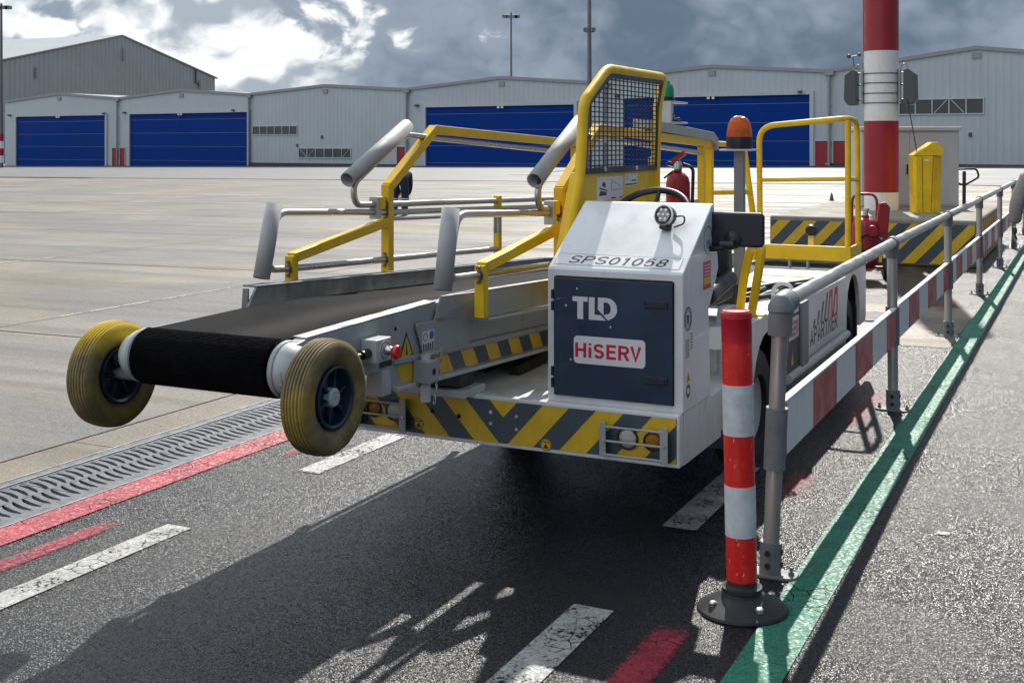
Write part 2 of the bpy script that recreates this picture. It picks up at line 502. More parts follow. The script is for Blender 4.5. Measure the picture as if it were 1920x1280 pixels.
def special_mats():
    # galvanised sheet with spangle
    m, T, b, o = base_mat('galvanised')
    tc = T.n('ShaderNodeTexCoord').outputs['Object']
    vo = T.n('ShaderNodeTexVoronoi', ins={'Vector': T.mapping(tc, scale=(1, 1, .5)), 'Scale': 45.0})
    n = T.noise(T.mapping(tc, scale=(1, 1, .3)), 14, 6, .65)
    c = T.mix(T.mr(n, .3, .72), (.13, .15, .16), (.26, .285, .30))
    c = T.mix(.25, c, T.mix(vo.outputs['Color'], (.12, .13, .14), (.3, .32, .34)))
    T.link(c, b.inputs['Base Color']); b.inputs['Metallic'].default_value = .55
    T.link(T.mr(n, .3, .7, .35, .6), b.inputs['Roughness'])
    M['galv'] = m
    # conveyor belt, rough-top rubber
    m, T, b, o = base_mat('belt_rubber')
    tc = T.n('ShaderNodeTexCoord').outputs['Object']
    n = T.noise(tc, 4, 5, .6)
    T.link(T.mix(T.mr(n, .35, .7), (.0022, .0022, .0035), (.0065, .0065, .008)), b.inputs['Base Color'])
    b.inputs['Roughness'].default_value = .65
    b.inputs['Specular IOR Level'].default_value = .045
    vo = T.n('ShaderNodeTexVoronoi', ins={'Vector': T.mapping(tc, scale=(.8, 1, 1)), 'Scale': 190.0})
    bp = T.n('ShaderNodeBump', ins={'Strength': .45, 'Distance': .003, 'Height': vo.outputs['Distance']})
    T.link(bp.outputs[0], b.inputs['Normal'])
    M['belt'] = m
    # weathered yellow tyre: brown grime with fresher yellow on top
    m, T, b, o = base_mat('yellowed_tyre')
    tc = T.n('ShaderNodeTexCoord').outputs['Object']
    n = T.noise(tc, 9, 6, .65)
    n2 = T.noise(T.mapping(tc, loc=(3, 1, 4)), 5, 4, .6)
    c = T.mix(T.mr(n, .35, .68), (.13, .10, .045), (.24, .185, .085))
    c = T.mix(T.mr(n2, .46, .68, 0, .7), c, (.36, .25, .02))
    c = T.mix(T.mr(T.noise(tc, 26, 5, .7), .5, .72, 0, .6), c, (.07, .055, .035))
    T.link(c, b.inputs['Base Color']); b.inputs['Roughness'].default_value = .72
    bp = T.n('ShaderNodeBump', ins={'Strength': .25, 'Distance': .003, 'Height': T.noise(tc, 90, 4, .6)})
    T.link(bp.outputs[0], b.inputs['Normal'])
    M['tyre_y'] = m
    m2 = m.copy(); m2.name = 'yellowed_tyre_clean_top'
    T2 = NT(m2.node_tree)
    b2 = [n_ for n_ in m2.node_tree.nodes if n_.type == 'BSDF_PRINCIPLED'][0]
    old = b2.inputs['Base Color'].links[0].from_socket
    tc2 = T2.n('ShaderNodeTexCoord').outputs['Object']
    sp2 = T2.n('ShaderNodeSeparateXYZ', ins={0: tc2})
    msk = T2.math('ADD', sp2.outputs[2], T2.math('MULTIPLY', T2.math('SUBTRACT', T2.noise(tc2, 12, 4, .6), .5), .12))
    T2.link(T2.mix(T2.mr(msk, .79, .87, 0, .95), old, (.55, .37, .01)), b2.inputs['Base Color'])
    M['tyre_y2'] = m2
    # lamps
    for nm, c, tr in (('amber', (.9, .16, .005), .45), ('amber_small', (.55, .22, .02), .3), ('green', (.0, .42, .17), .4), ('lens', (.75, .77, .78), .35)):
        m, T, b, o = base_mat(nm + '_lens')
        tc = T.n('ShaderNodeTexCoord').outputs['Object']
        b.inputs['Base Color'].default_value = (*c, 1)
        b.inputs['Roughness'].default_value = .18
        b.inputs['Transmission Weight'].default_value = tr
        b.inputs['IOR'].default_value = 1.35
        w = T.n('ShaderNodeTexWave', ins={'Vector': tc, 'Scale': 60.0, 'Distortion': 0.0})
        w.bands_direction = 'X'
        bp = T.n('ShaderNodeBump', ins={'Strength': .5, 'Distance': .002, 'Height': w.outputs[0]})
        T.link(bp.outputs[0], b.inputs['Normal'])
        M[nm] = m
    # asphalt: pebbly aggregate whose facets glint against the light
    def facets(T, tc, scale, amount):
        vo = T.n('ShaderNodeTexVoronoi', voronoi_dimensions='2D', ins={'Vector': tc, 'Scale': scale})
        g = T.n('ShaderNodeNewGeometry').outputs['Normal']
        d = T.n('ShaderNodeVectorMath', operation='SUBTRACT', ins={0: vo.outputs['Color'], 1: (.5, .5, .5)}).outputs[0]
        d = T.n('ShaderNodeVectorMath', operation='MULTIPLY', ins={0: d, 1: (amount, amount, .0)}).outputs[0]
        a = T.n('ShaderNodeVectorMath', operation='ADD', ins={0: g, 1: d}).outputs[0]
        return vo, T.n('ShaderNodeVectorMath', operation='NORMALIZE', ins={0: a}).outputs[0]
    m, T, b, o = base_mat('asphalt'); T.dims = '2D'
    tc = T.n('ShaderNodeNewGeometry').outputs['Position']
    vo, nrm = facets(T, tc, 300.0, 1.05)
    big_ = T.noise(tc, .7, 5, .6)
    med = T.noise(tc, 9, 5, .65)
    stone = T.n('ShaderNodeSeparateColor', ins={0: vo.outputs['Color']}).outputs[0]
    c = T.mix(T.mr(stone, .1, .95), (.0045, .005, .0065), (.022, .0225, .025))
    c = T.mix(T.mr(med, .4, .75, 0, .5), c, (.007, .0072, .009))
    c = T.mix(T.mr(big_, .45, .7, 0, .3), c, (.024, .024, .025))
    T.link(c, b.inputs['Base Color'])
    damp = T.mr(T.noise(T.mapping(tc, loc=(4, 9, 0)), 1.3, 4, .55), .38, .66, .19, .30)
    T.link(T.math('ADD', damp, T.math('MULTIPLY', stone, .16)), b.inputs['Roughness'])
    b.inputs['Specular IOR Level'].default_value = .40
    bp = T.n('ShaderNodeBump', ins={'Strength': .35, 'Distance': .002, 'Height': vo.outputs['Distance'], 'Normal': nrm})
    bp.invert = True
    T.link(bp.outputs[0], b.inputs['Normal'])
    M['asphalt'] = m
    # apron concrete
    for nm, tint in (('concrete', 1.0), ('apron_far', 1.0), ('edge_concrete', .85)):
        m, T, b, o = base_mat(nm); T.dims = '2D'
        tc = T.n('ShaderNodeNewGeometry').outputs['Position']
        rot = T.mapping(tc, rot=(0, 0, TH))
        vo, nrm = facets(T, tc, 130.0, .4)
        rnd = T.n('ShaderNodeObjectInfo').outputs['Random']
        n1 = T.noise(rot, .35, 6, .6)
        n2 = T.noise(T.mapping(rot, scale=(.25, 1.6, 1)), .8, 6, .65)
        n3 = T.noise(tc, 14, 5, .7)
        c = T.mix(T.mr(n1, .35, .68), (.165 * tint, .138 * tint, .102 * tint), (.265 * tint, .226 * tint, .176 * tint))
        c = T.mix(T.mr(n2, .48, .72, 0, .55), c, (.115, .105, .09))
        c = T.mix(T.mr(n3, .45, .8, 0, .5), c, (.12, .105, .08))
        if nm == 'concrete':
            c = T.mix(T.mr(rnd, .2, 1, 0, .6), c, (.15, .155, .158))
            n4 = T.noise(T.mapping(rot, scale=(.22, 1.1, 1), loc=(7, 3, 0)), .55, 5, .6)
            c = T.mix(T.mr(n4, .49, .62, 0, .65), c, (.125, .128, .131))
            n5 = T.noise(T.mapping(rot, scale=(.10, 2.6, 1), loc=(1, 8, 0)), 1.1, 6, .7)
            c = T.mix(T.mr(n5, .50, .68, 0, .6), c, (.10, .088, .07))
            n6 = T.noise(T.mapping(rot, scale=(.5, .8, 1), loc=(11, 2, 0)), .33, 4, .6)
            c = T.mix(T.mr(n6, .51, .58, 0, .6), c, (.115, .12, .126))
        T.link(c, b.inputs['Base Color'])
        T.link(T.mr(n2, .35, .7, .5, .78), b.inputs['Roughness'])
        b.inputs['Specular IOR Level'].default_value = .4
        bp = T.n('ShaderNodeBump', ins={'Strength': .35, 'Distance': .004, 'Height': n3, 'Normal': nrm})
        T.link(bp.outputs[0], b.inputs['Normal'])
        M[nm] = m
    # worn road paints
    def road_paint(name, col, wear, rough=.5, edge=0.0, op=1.0):
        m, T, b, o = base_mat(name); T.dims = '2D'
        tc = T.n('ShaderNodeNewGeometry').outputs['Position']
        vo, nrm = facets(T, tc, 120.0, .7)
        n1 = T.noise(tc, 5, 5, .6); n2 = T.noise(tc, 45, 4, .7)
        lo = tuple(x * .72 for x in col)
        T.link(T.mix(T.mr(n1, .3, .7), lo, col), b.inputs['Base Color'])
        b.inputs['Roughness'].default_value = rough
        T.link(nrm, b.inputs['Normal'])
        crack = T.n('ShaderNodeTexVoronoi', feature='DISTANCE_TO_EDGE', voronoi_dimensions='2D', ins={'Vector': T.mapping(tc, scale=(1, 1, 1)), 'Scale': 16.0}).outputs['Distance']
        a = T.math('ADD', T.math('MULTIPLY', n1, .5), T.math('MULTIPLY', n2, .75))
        al = T.mr(a, wear, wear + .06)
        ck = T.math('MULTIPLY', T.mr(crack, .05, .02), T.mr(T.noise(tc, 3, 3, .6), .5, .62))
        al = T.math('SUBTRACT', al, ck, clamp=True)
        if edge:
            g = T.n('ShaderNodeTexCoord').outputs['Generated']
            sp = T.n('ShaderNodeSeparateXYZ', ins={0: g})
            ex = T.math('MULTIPLY', T.mr(sp.outputs[0], 0, edge), T.mr(sp.outputs[0], 1, 1 - edge))
            ey = T.math('MULTIPLY', T.mr(sp.outputs[1], 0, edge * .6), T.mr(sp.outputs[1], 1, 1 - edge * .6))
            soft = T.math('MULTIPLY', ex, ey)
            al = T.math('MULTIPLY', al, T.mr(T.math('ADD', soft, T.math('MULTIPLY', T.math('SUBTRACT', n2, .5), 1.6)), .25, 1.05, 0, op))
        tr = T.n('ShaderNodeBsdfTransparent')
        mx = T.n('ShaderNodeMixShader', ins={0: al, 1: tr.outputs[0], 2: b.outputs[0]})
        T.link(mx.outputs[0], o.inputs['Surface'])
        M[name] = m
    road_paint('road_white', (.40, .40, .385), .50)
    road_paint('road_red', (.39, .042, .058), .40)
    road_paint('spray_red', (.42, .03, .06), .42, edge=.30, op=.72)
    road_paint('spray_faint', (.42, .05, .09), .42, edge=.5, op=.42)
    road_paint('road_green', (.018, .20, .12), .40)
    road_paint('lit_joint_white', (.8, .8, .78), .58)  # white that stands for light on the slab joints


special_mats()


# ================================================================== ground
def sheet(name, us, vs, zf, mat, parent=None):
    """grid sheet in site coordinates written in world space"""
    mb = MB()
    nu, nv = len(us), len(vs)
    mb.v = [tuple(S(u, v, zf(u, v))) for v in vs for u in us]
    mb.f = [(j * nu + i, j * nu + i + 1, (j + 1) * nu + i + 1, (j + 1) * nu + i) for j in range(nv - 1) for i in range(nu - 1)]
    return part(name, mb, mat, parent)


apron = struct(sheet('apron_ground', [-500, -150, -3.35, 500], [-80, 30, 700], lambda u, v: apron_z(u) - .022, M['apron_far']))
road = struct(sheet('asphalt_road', [-2.51, 40], [-12, 24], lambda u, v: 0.0, M['asphalt']))
# the far part of the apron on the right is level with the road
struct(sheet('apron_pavement', [-3.03, 300], [24, 400], lambda u, v: -.004, M['apron_far']))

# concrete slabs, 5 m by 5 m, with open joints
u_edges = [-3.36, -7.15, -12.15, -17.15, -22.15, -27.15, -32.15, -37.15, -42.15, -47.15, -52.15]
v_edges = [-7.3, -2.3, 2.7, 7.7, 12.7, 17.7, 22.7, 27.7, 32.7, 37.7, 42.7, 47.7, 52.7, 57.7]
slab_mesh = {}
for i in range(len(u_edges) - 1):
    for j in range(len(v_edges) - 1):
        u1, u0 = u_edges[i], u_edges[i + 1]; v0, v1 = v_edges[j], v_edges[j + 1]
        g = .008
        wdt = u1 - u0
        key = round(wdt, 2)
        if key not in slab_mesh:
            slab_mesh[key] = MB().prism([(-wdt + g, g), (-g, g), (-g, v1 - v0 - g), (-wdt + g, v1 - v0 - g)], 'z', -.05, 0).mesh('concrete_slab')
        p = S(u1, v0, apron_z(u1) + random.uniform(-.0015, .0015))
        o = link('concrete_slab', slab_mesh[key], M['concrete'], apron, p, (0, 0, 0))
        o.rotation_euler = (Matrix.Rotation(-TH, 3, 'Z') @ Matrix.Rotation(-math.atan(DROP), 3, 'Y')).to_euler()
M['tar'] = paint('joint_tar', (.018, .017, .016), .6, var=.3, scale=3)
for u in u_edges[1:]:
    z = apron_z(u) + .0012
    part('joint_seal', MB().add([S(u - .013, v_edges[0], z), S(u + .013, v_edges[0], z), S(u + .013, v_edges[-1], z), S(u - .013, v_edges[-1], z)], [(0, 1, 2, 3)]), M['tar'], apron)
for v in v_edges[1:]:
    a_, b_ = u_edges[-1], u_edges[0]
    part('joint_seal', MB().add([S(a_, v - .013, apron_z(a_) + .002), S(b_, v - .013, apron_z(b_) + .002), S(b_, v + .013, apron_z(b_) + .002), S(a_, v + .013, apron_z(a_) + .002)], [(0, 1, 2, 3)]), M['tar'], apron)
# narrow edge strip between the slabs and the drain
edge = MB()
for j in range(12):
    v0 = -10 + j * 5.0
    a, b = S(-3.345, v0 + .004), S(-3.035, v0 + 4.996)
    edge.add([S(-3.345, v0 + .004, -.003), S(-3.035, v0 + .004, 0), S(-3.035, v0 + 4.996, 0), S(-3.345, v0 + 4.996, -.003),
              S(-3.345, v0 + .004, -.05), S(-3.035, v0 + .004, -.05), S(-3.035, v0 + 4.996, -.05), S(-3.345, v0 + 4.996, -.05)],
             [(0, 1, 2, 3), (0, 4, 5, 1), (1, 5, 6, 2), (2, 6, 7, 3), (3, 7, 4, 0)])
part('edge_strip', edge, M['edge_concrete'], apron)
# light caught along two slab joints, laid on as white strips
for v0, v1 in ((3.6, 5.1), (5.35, 5.6), (9.0, 9.9)):
    pass
jl = MB()
jl.add([S(-7.18, 3.55, apron_z(-7.18) + .006), S(-7.155, 3.55, apron_z(-7.155) + .006), S(-7.155, 6.0, apron_z(-7.155) + .006), S(-7.18, 6.0, apron_z(-7.18) + .006)], [(0, 1, 2, 3)])
part('lit_joint_line', jl, M['lit_joint_white'], apron)
jl = MB()
jl.add([S(-12.2, 5.9, apron_z(-12.2) + .006), S(-12.16, 5.9, apron_z(-12.16) + .006), S(-12.16, 8.2, apron_z(-12.16) + .006), S(-12.2, 8.2, apron_z(-12.2) + .006)], [(0, 1, 2, 3)])
part('lit_joint_line', jl, M['lit_joint_white'], apron)

# ---- drain channel with slotted grates
drain = struct(sheet('drain_channel', [-3.03, -2.51], [-10, 50], lambda u, v: -.16, M['dark']))
for u0, u1 in ((-3.035, -2.965), (-2.575, -2.508)):
    mb = MB()
    mb.add([S(u0, -10, .003), S(u1, -10, .003), S(u1, 50, .003), S(u0, 50, .003), S(u0, -10, -.16), S(u1, -10, -.16), S(u1, 50, -.16), S(u0, 50, -.16)],
           [(0, 1, 2, 3), (1, 5, 6, 2), (0, 3, 7, 4), (0, 4, 5, 1)])
    part('drain_frame', mb, M['cast'], drain)
for u0 in (-3.041, -2.972, -2.512):
    mb = MB()
    mb.add([S(u0, -10, .006), S(u0 + .006, -10, .006), S(u0 + .006, 50, .006), S(u0, 50, .006), S(u0, -10, -.01), S(u0 + .006, -10, -.01), S(u0 + .006, 50, -.01), S(u0, 50, -.01)],
           [(0, 1, 2, 3), (1, 5, 6, 2), (0, 3, 7, 4), (0, 4, 5, 1)])
    part('edge_bar', mb, M['alu'], drain)
GL = .71


def grate_mesh():
    mb = MB()
    w = .385; t = -.03
    for a, b in ((0, .018), (.183, .202), (w - .018, w)):
        mb.box(a, b, .003, GL - .003, t, 0)
    n = 13
    pitch = (GL - .006) / n
    for row, (a, b) in enumerate(((.018, .183), (.202, w - .018))):
        # bars between curved slots
        for k in range(n + 1):
            hw = .0145
            pl, pr = [], []
            for i in range(5):
                f = i / 4
                x = a + (b - a) * f
                bend = .045 * (1 - (2 * f - 1) ** 2) * .0 + (-.045 * f * f + .03 if row == 0 else .045 * (1 - f) ** 2)
                yc = .003 + k * pitch + bend - .02
                e = .007 if i in (0, 4) else 0
                pl.append((x, min(GL - .003, max(.003, yc - hw - e)))); pr.append((x, min(GL - .003, max(.003, yc + hw + e))))
            if pr[2][1] - pl[2][1] < .004: continue
            mb.prism(pl + pr[::-1], 'z', t, -.001)
    return mb.mesh('grate')


gm = grate_mesh()
for k in range(-4, 26):
    link('grate', gm, M['cast'], drain, S(-2.9625, -.69 + k * GL, .001), (0, 0, -TH))


# ---- paint on the road
def marking(name, u0, u1, v0, v1, mat, z=.004, n=1):
    mb = MB(); mb.add([(0, 0, 0), (u1 - u0, 0, 0), (u1 - u0, v1 - v0, 0), (0, v1 - v0, 0)], [(0, 1, 2, 3)])
    return part(name, mb, M[mat], road, loc=S(u0, v0, z), rot=(0, 0, -TH))


marking('red_line', -2.503, -2.332, -10, 17, 'road_red')
marking('green_line', .537, .70, -10, 30, 'road_green')
for k in range(-4, 9):
    marking('white_dash', -1.93, -1.805, -.855 - 1.05 + k * 1.95, -.855 + k * 1.95 - .0, 'road_white')
for k in range(-4, 9):
    marking('white_dash', -.08, .065, -.915 - 1.05 + k * 1.98, -.915 + k * 1.98, 'road_white')
marking('red_spray', -2.215, -2.075, -2.4, -.8, 'spray_red', .005)
marking('red_spray', -2.21, -2.10, .12, 1.6, 'spray_red', .005)
marking('red_spray', .205, .385, -1.9, -.88, 'spray_red', .005)
marking('red_spray', .16, .42, .55, 1.15, 'spray_faint', .005)
marking('red_spray', .20, .42, 1.95, 3.3, 'spray_faint', .005)
marking('red_spray', .1, .4, 6.9, 8.3, 'spray_faint', .005)
for (u, v, a, b) in ((1.05, -1.15, .09, .02), (1.12, -1.13, .05, .015), (.95, .4, .05, .02), (1.5, .9, .04, .03)):
    marking('paint_fleck', u, u + a, v, v + b * 2, 'road_white', .0045)
# concrete crossing strip and round gully cover
strip = sheet('concrete_strip', [-2.3, .53], [5.05, 7.45], lambda u, v: .003, M['edge_concrete'], road)
gl = thing('gully_cover', 'round cast iron gully cover in the concrete strip behind the loader', 'drain cover', S(-.27, 6.5, .004), -TH)
rim = MB(); rim.lathe([(.30, 0), (.30, .012), (.27, .012), (.27, 0)], 28); part('rim', rim, M['cast'], gl)
for k in range(-5, 6):
    hw = math.sqrt(max(.002, .265 ** 2 - (k * .048) ** 2))
    part('slat', MB().box(-hw, hw, k * .048 - .014, k * .048 + .014, -.001, .010), M['cast'], gl, rot=(0, 0, .6))

# ================================================================== hangars
RE = Vector((.839, -.5446, 0))
RA = Vector((-60.2, 142.2, 0))
RZ = math.atan2(RE.y, RE.x)


def ribbed_wall(s0, s1, zb, ztop, holes=(), pitch=.5, deep=.06, y=0.0):
    mb = MB()
    xs = set([s0, s1])
    k = 0
    prof = ((0, 0), (.22, 0), (.28, -deep), (.44, -deep))
    cuts = [h[0] for h in holes] + [h[1] for h in holes]
    pts = []
    x = s0
    while x < s1:
        for o, d in prof:
            if x + o * pitch / .5 < s1: pts.append((x + o * pitch / .5, d))
        x += pitch
    pts.append((s1, 0))
    for c in cuts: pts.append((c, 0))
    pts = sorted(set(pts))
    for (a, da), (b, db) in zip(pts, pts[1:]):
        if b - a < 1e-4: continue
        m = (a + b) / 2
        segs = [(zb, None)]
        hs = sorted([h for h in holes if h[0] <= m <= h[1]], key=lambda h: h[2])
        ivs = []; cur = zb
        for h in hs:
            if h[2] > cur: ivs.append((cur, cur, h[2], h[2]))
            cur = h[3]
        ivs.append((cur, cur, ztop(a), ztop(b)))
        for za, zb2, zc, zd in ivs:
            mb.add([(a, y + da, za), (b, y + db, zb2), (b, y + db, zd), (a, y + da, zc)], [(0, 1, 2, 3)])
    return mb


def window(parent, s0, s1, z0, z1, n, y=-.04, open_ones=()):
    f = MB()
    fw = .09
    f.box(s0 - .05, s1 + .05, y - .05, y + .1, z0 - .09, z0 - .001)
    f.box(s0 - .05, s1 + .05, y - .05, y + .1, z1 + .001, z1 + .09)
    for k in range(n + 1):
        x = s0 + (s1 - s0) * k / n
        f.box(x - .04, x + .04, y - .04, y + .1, z0, z1)
    w = part('window', f, M['clad_smooth'], parent)
    for k in range(n):
        a = s0 + (s1 - s0) * k / n + .04; b = s0 + (s1 - s0) * (k + 1) / n - .04
        part('pane', MB().box(a, b, y + .03, y + .06, z0, z1), M['glass'], w)
        if k in open_ones:
            d = MB(); sgn = 1 if k % 2 else -1
            pth = [(a + .1, y, z0 + .03), (b - .1, y, z1 - .03)] if sgn > 0 else [(b - .1, y, z0 + .03), (a + .1, y, z1 - .03)]
            d.tube(pth, .035, 6); part('stay', d, M['clad_smooth'], w)
    part('room_behind', MB().box(s0, s1, y + .5, y + .55, z0, z1), M['dark'], w)
    return w


def hangar(i, s0, s1, eave, ridge, door=None, windows=(), reds=(), ribbed=True, label='', pipe=True, dark=False):
    root = thing('hangar', label, 'hangar', RA + RE * s0, RZ, 'row of grey aircraft hangars')
    W = s1 - s0
    zt = lambda x: eave + (ridge - eave) * (1 - abs(x - W / 2) / (W / 2))
    holes = []
    if door: holes.append((door[0] - s0, door[1] - s0, -2.0, door[2]))
    for w in windows: holes.append((w[0] - s0, w[1] - s0, w[2], w[3]))
    for r in reds: holes.append((r[0] - s0, r[1] - s0, -2.0, r[2]))
    holes.sort()
    mb = ribbed_wall(0, W, -2.0, zt, holes, deep=.018 if ribbed else .006)
    part('front_wall', mb, M['clad'] if ribbed else M['clad_smooth'], root)
    D = 16
    mb = MB(); mb.poly([(0, 0, -2), (0, D, -2), (0, D, eave), (0, 0, eave)]); mb.poly([(W, 0, -2), (W, D, -2), (W, D, eave), (W, 0, eave)])
    mb.poly([(0, D, -2), (W, D, -2), (W, D, eave), (W / 2, D, ridge), (0, D, eave)])
    part('side_walls', mb, M['clad'], root)
    mb = MB()
    for a, b in ((0, W / 2), (W, W / 2)):
        mb.add([(a, -.12, eave), (b, -.12, ridge), (b, D, ridge), (a, D, eave), (a, -.12, eave + .1), (b, -.12, ridge + .1), (b, D, ridge + .1), (a, D, eave + .1)],
               [(0, 1, 2, 3), (4, 5, 6, 7), (0, 1, 5, 4), (0, 3, 7, 4), (2, 3, 7, 6)])
    part('roof', mb, M['roof'], root)
    mb = MB()
    for a, b in ((0.0, W / 2), (W, W / 2)):
        mb.add([(a, -.16, eave - .12), (b, -.16, ridge - .12), (b, -.16, ridge + .14), (a, -.16, eave + .14), (a, -.08, eave - .12), (b, -.08, ridge - .12), (b, -.08, ridge + .14), (a, -.08, eave + .14)],
               [(0, 1, 2, 3), (4, 5, 6, 7), (0, 1, 5, 4), (3, 2, 6, 7)])
    part('verge_trim', mb, M['trim'], root)
    part('wall_foot', MB().box(0, W, -.12, -.07, -2, -1.02 + .0082 * (s0 + W / 2) + .22), M['plinth_dark'], root) if not door else None
    if door:
        a, b, zt_ = door[0] - s0, door[1] - s0, door[2]
        fr = MB(); fr.box(a - .3, a - .002, -.14, .05, -2, zt_ + .25); fr.box(b + .002, b + .3, -.14, .05, -2, zt_ + .25); fr.box(a - .002, b + .002, -.14, .05, zt_ + .003, zt_ + .25)
        part('door_frame', fr, M['clad_smooth'], root)
        dr = part('lifting_door', MB().box(a, b, .16, .2, -2, zt_), M['blue'], root)
        zb = -1.3 + .0085 * s0
        hts = [zt_ - .62, zt_ - 2.05, zt_ - 3.45, zt_ - 4.95]
        prev = zt_
        for h in hts + [zb - .6]:
            part('door_panel', MB().box(a + .01, b - .01, .06, .16, h + .025, prev - .025), M['blue'], dr)
            prev = h
        for h in hts:
            part('lit_panel_edge', MB().box(a + .01, b - .01, .05, .14, h - .016, h + .016), M['lit_edge_blue'], dr)  # pale strip stands for the light that panel edges catch
    for w in windows:
        window(root, w[0] - s0, w[1] - s0, w[2], w[3], w[4], open_ones=w[5] if len(w) > 5 else ())
    for r in reds:
        d = part('side_door', MB().box(r[0] - s0 + .03, r[1] - s0 - .03, .0, .06, -2, r[2] - .04), M['red'], root)
        fr = MB(); fr.box(r[0] - s0 - .06, r[0] - s0 + .03, -.08, .06, -2, r[2]); fr.box(r[1] - s0 - .03, r[1] - s0 + .06, -.08, .06, -2, r[2]); fr.box(r[0] - s0 + .03, r[1] - s0 - .03, -.08, .06, r[2] - .04, r[2] + .06)
        part('door_surround', fr, M['clad_smooth'], d)
        part('handle', MB().box(r[1] - s0 - .2, r[1] - s0 - .08, -.05, .0, .0, .06), M['chrome'], d)
    if door:
        for x in (1.1, W - 2.2):
            part('wall_lamp', MB().box(x - .14, x + .14, -.36, -.02, door[2] + .1, door[2] + .28), M['slate_pad'], root)
        part('door_lamp', MB().box(W / 2 - .3, W / 2 - .1, -.28, -.145, door[2] - .2, door[2] - .02), M['sticker'], root)
        part('door_lamp', MB().box(W / 2 + .1, W / 2 + .3, -.28, -.145, door[2] - .2, door[2] - .02), M['sticker'], root)
    else:
        for x, z in ((W * .32, 1.2), (W * .48, 2.0)):
            part('wall_vent', MB().box(x - .1, x + .1, -.14, -.02, z, z + .28), M['slate_pad'], root)
    part('vent_grille', MB().box(W / 2 - .3, W / 2 + .3, -.09, .02, ridge - .75, ridge - .35), M['trim'], root)
    if pipe:
        p = MB(); p.tube([(W, -.22, -2), (W, -.22, eave - .3)], .09, 8)
        for q in range(5): p.box(W - .14, W + .14, -.24, -.1, .2 + q * 1.35, .28 + q * 1.35)
        part('downpipe', p, M['trim'], root)
        part('gutter_box', MB().box(W - .35, W + .35, -.34, -.1, eave - .3, eave + .02), M['trim'], root)
    return root


hangar(0, .2, 20.56, 6.42, 7.15, (2.47, 18.43, 4.62), (), ((19.55, 20.42, 1.05),), False, 'smallest far left grey hangar with a blue lifting door', True)
hangar(1, 20.58, 40.53, 6.40, 7.08, (22.49, 40.20, 4.66), (), ((20.8, 21.7, 1.05),), False, 'second grey hangar from the left with a wide blue lifting door', True)
hangar(2, 40.55, 60.46, 6.42, 7.05, None, ((40.9, 46.9, 2.42, 3.2, 6), (47.1, 53.7, .2, 1.02, 6, (0, 1, 5))), ((59.2, 60.2, 1.25),), True, 'grey ribbed hangar without lifting door, two window strips in its wall', True)
hangar(3, 60.48, 80.9, 6.45, 7.2, (62.55, 77.95, 4.76), (), (), True, 'grey hangar with blue door in the middle, behind the yellow rails', True)
hangar(4, 80.92, 99.55, 6.82, 7.5, (82.6, 98.05, 5.16), (), ((98.42, 99.42, 1.75),), True, 'nearest grey hangar with blue door, behind the orange beacon', True)
hangar(5, 99.57, 120.0, 6.86, 8.1, None, ((103.4, 110.25, 3.62, 4.6, 6, (3, 4)),), ((99.78, 100.72, 1.75),), True, 'grey ribbed hangar at far right, behind the red and white column', False)

# small fittings on the fronts
fit = []
for s_, z_ in ((1.3, 4.75), (21.2, 4.75), (39.9, .9)):
    pass

# large hangar behind on the left
G0, G1 = Vector((-76.4, 180, 0)), Vector((-56.8, 229.2, 0))
gd = (G1 - G0); GW = gd.length; gd.normalize()
gz = math.atan2(gd.y, gd.x)
bigh = thing('large_hangar', 'large older grey gabled hangar rising behind the left end of the row', 'hangar', G0, gz)
ze, zr = 13.8, 19.7
ztop = lambda x: ze + (zr - ze) * (1 - abs(x - GW / 2) / (GW / 2))
part('gable_wall', ribbed_wall(0, GW, -2, ztop, (), pitch=1.0, deep=.14), M['clad2'], bigh)
mb = MB(); D = 90
mb.poly([(0, 0, -2), (0, D, -2), (0, D, ze), (0, 0, ze)]); mb.poly([(GW, 0, -2), (GW, D, -2), (GW, D, ze), (GW, 0, ze)]); mb.poly([(0, D, -2), (GW, D, -2), (GW, D, ze), (GW / 2, D, zr), (0, D, ze)])
part('side_walls', mb, M['clad2'], bigh)
mb = MB()
for a, b in ((-.6, GW / 2), (GW + .6, GW / 2)):
    mb.add([(a, -.3, ze), (b, -.3, zr + .05), (b, D, zr + .05), (a, D, ze), (a, -.3, ze + .25), (b, -.3, zr + .3), (b, D, zr + .3), (a, D, ze + .25)],
           [(0, 1, 2, 3), (4, 5, 6, 7), (0, 1, 5, 4), (0, 3, 7, 4), (2, 3, 7, 6)])
part('roof', mb, M['roof'], bigh)
for sx in (.12, .5, .9):
    part('wall_vent', MB().box(GW * sx, GW * sx + .35, -.3, -.15, 11.5 + 4 * (sx == .5), 13.2 + 4.5 * (sx == .5)), M['trim'], bigh)
mb = MB(); mb.tube([(GW * .88, -.35, 15.2), (GW * .88, -.35, 12.8), (GW * .9, -.35, 12.3)], .16, 6); part('vent_pipe', mb, M['slate_pad'], bigh)
# dark asphalt margin along the hangar feet
def row_band(name, o0, o1, dz, mat, n=40, m=6):
    mb = MB()
    for j in range(m + 1):
        for i in range(n + 1):
            s_ = -40 + 180 * i / n; off = o0 + (o1 - o0) * j / m
            p = RA + RE * s_ - Vector((-RE.y, RE.x, 0)) * off
            u = (p.x - OX) * CT - (p.y - OY) * ST
            mb.v.append((p.x, p.y, apron_z(u) + dz))
    w = n + 1
    mb.f = [(j * w + i, j * w + i + 1, (j + 1) * w + i + 1, (j + 1) * w + i) for j in range(m) for i in range(n)]
    return part(name, mb, mat, apron)


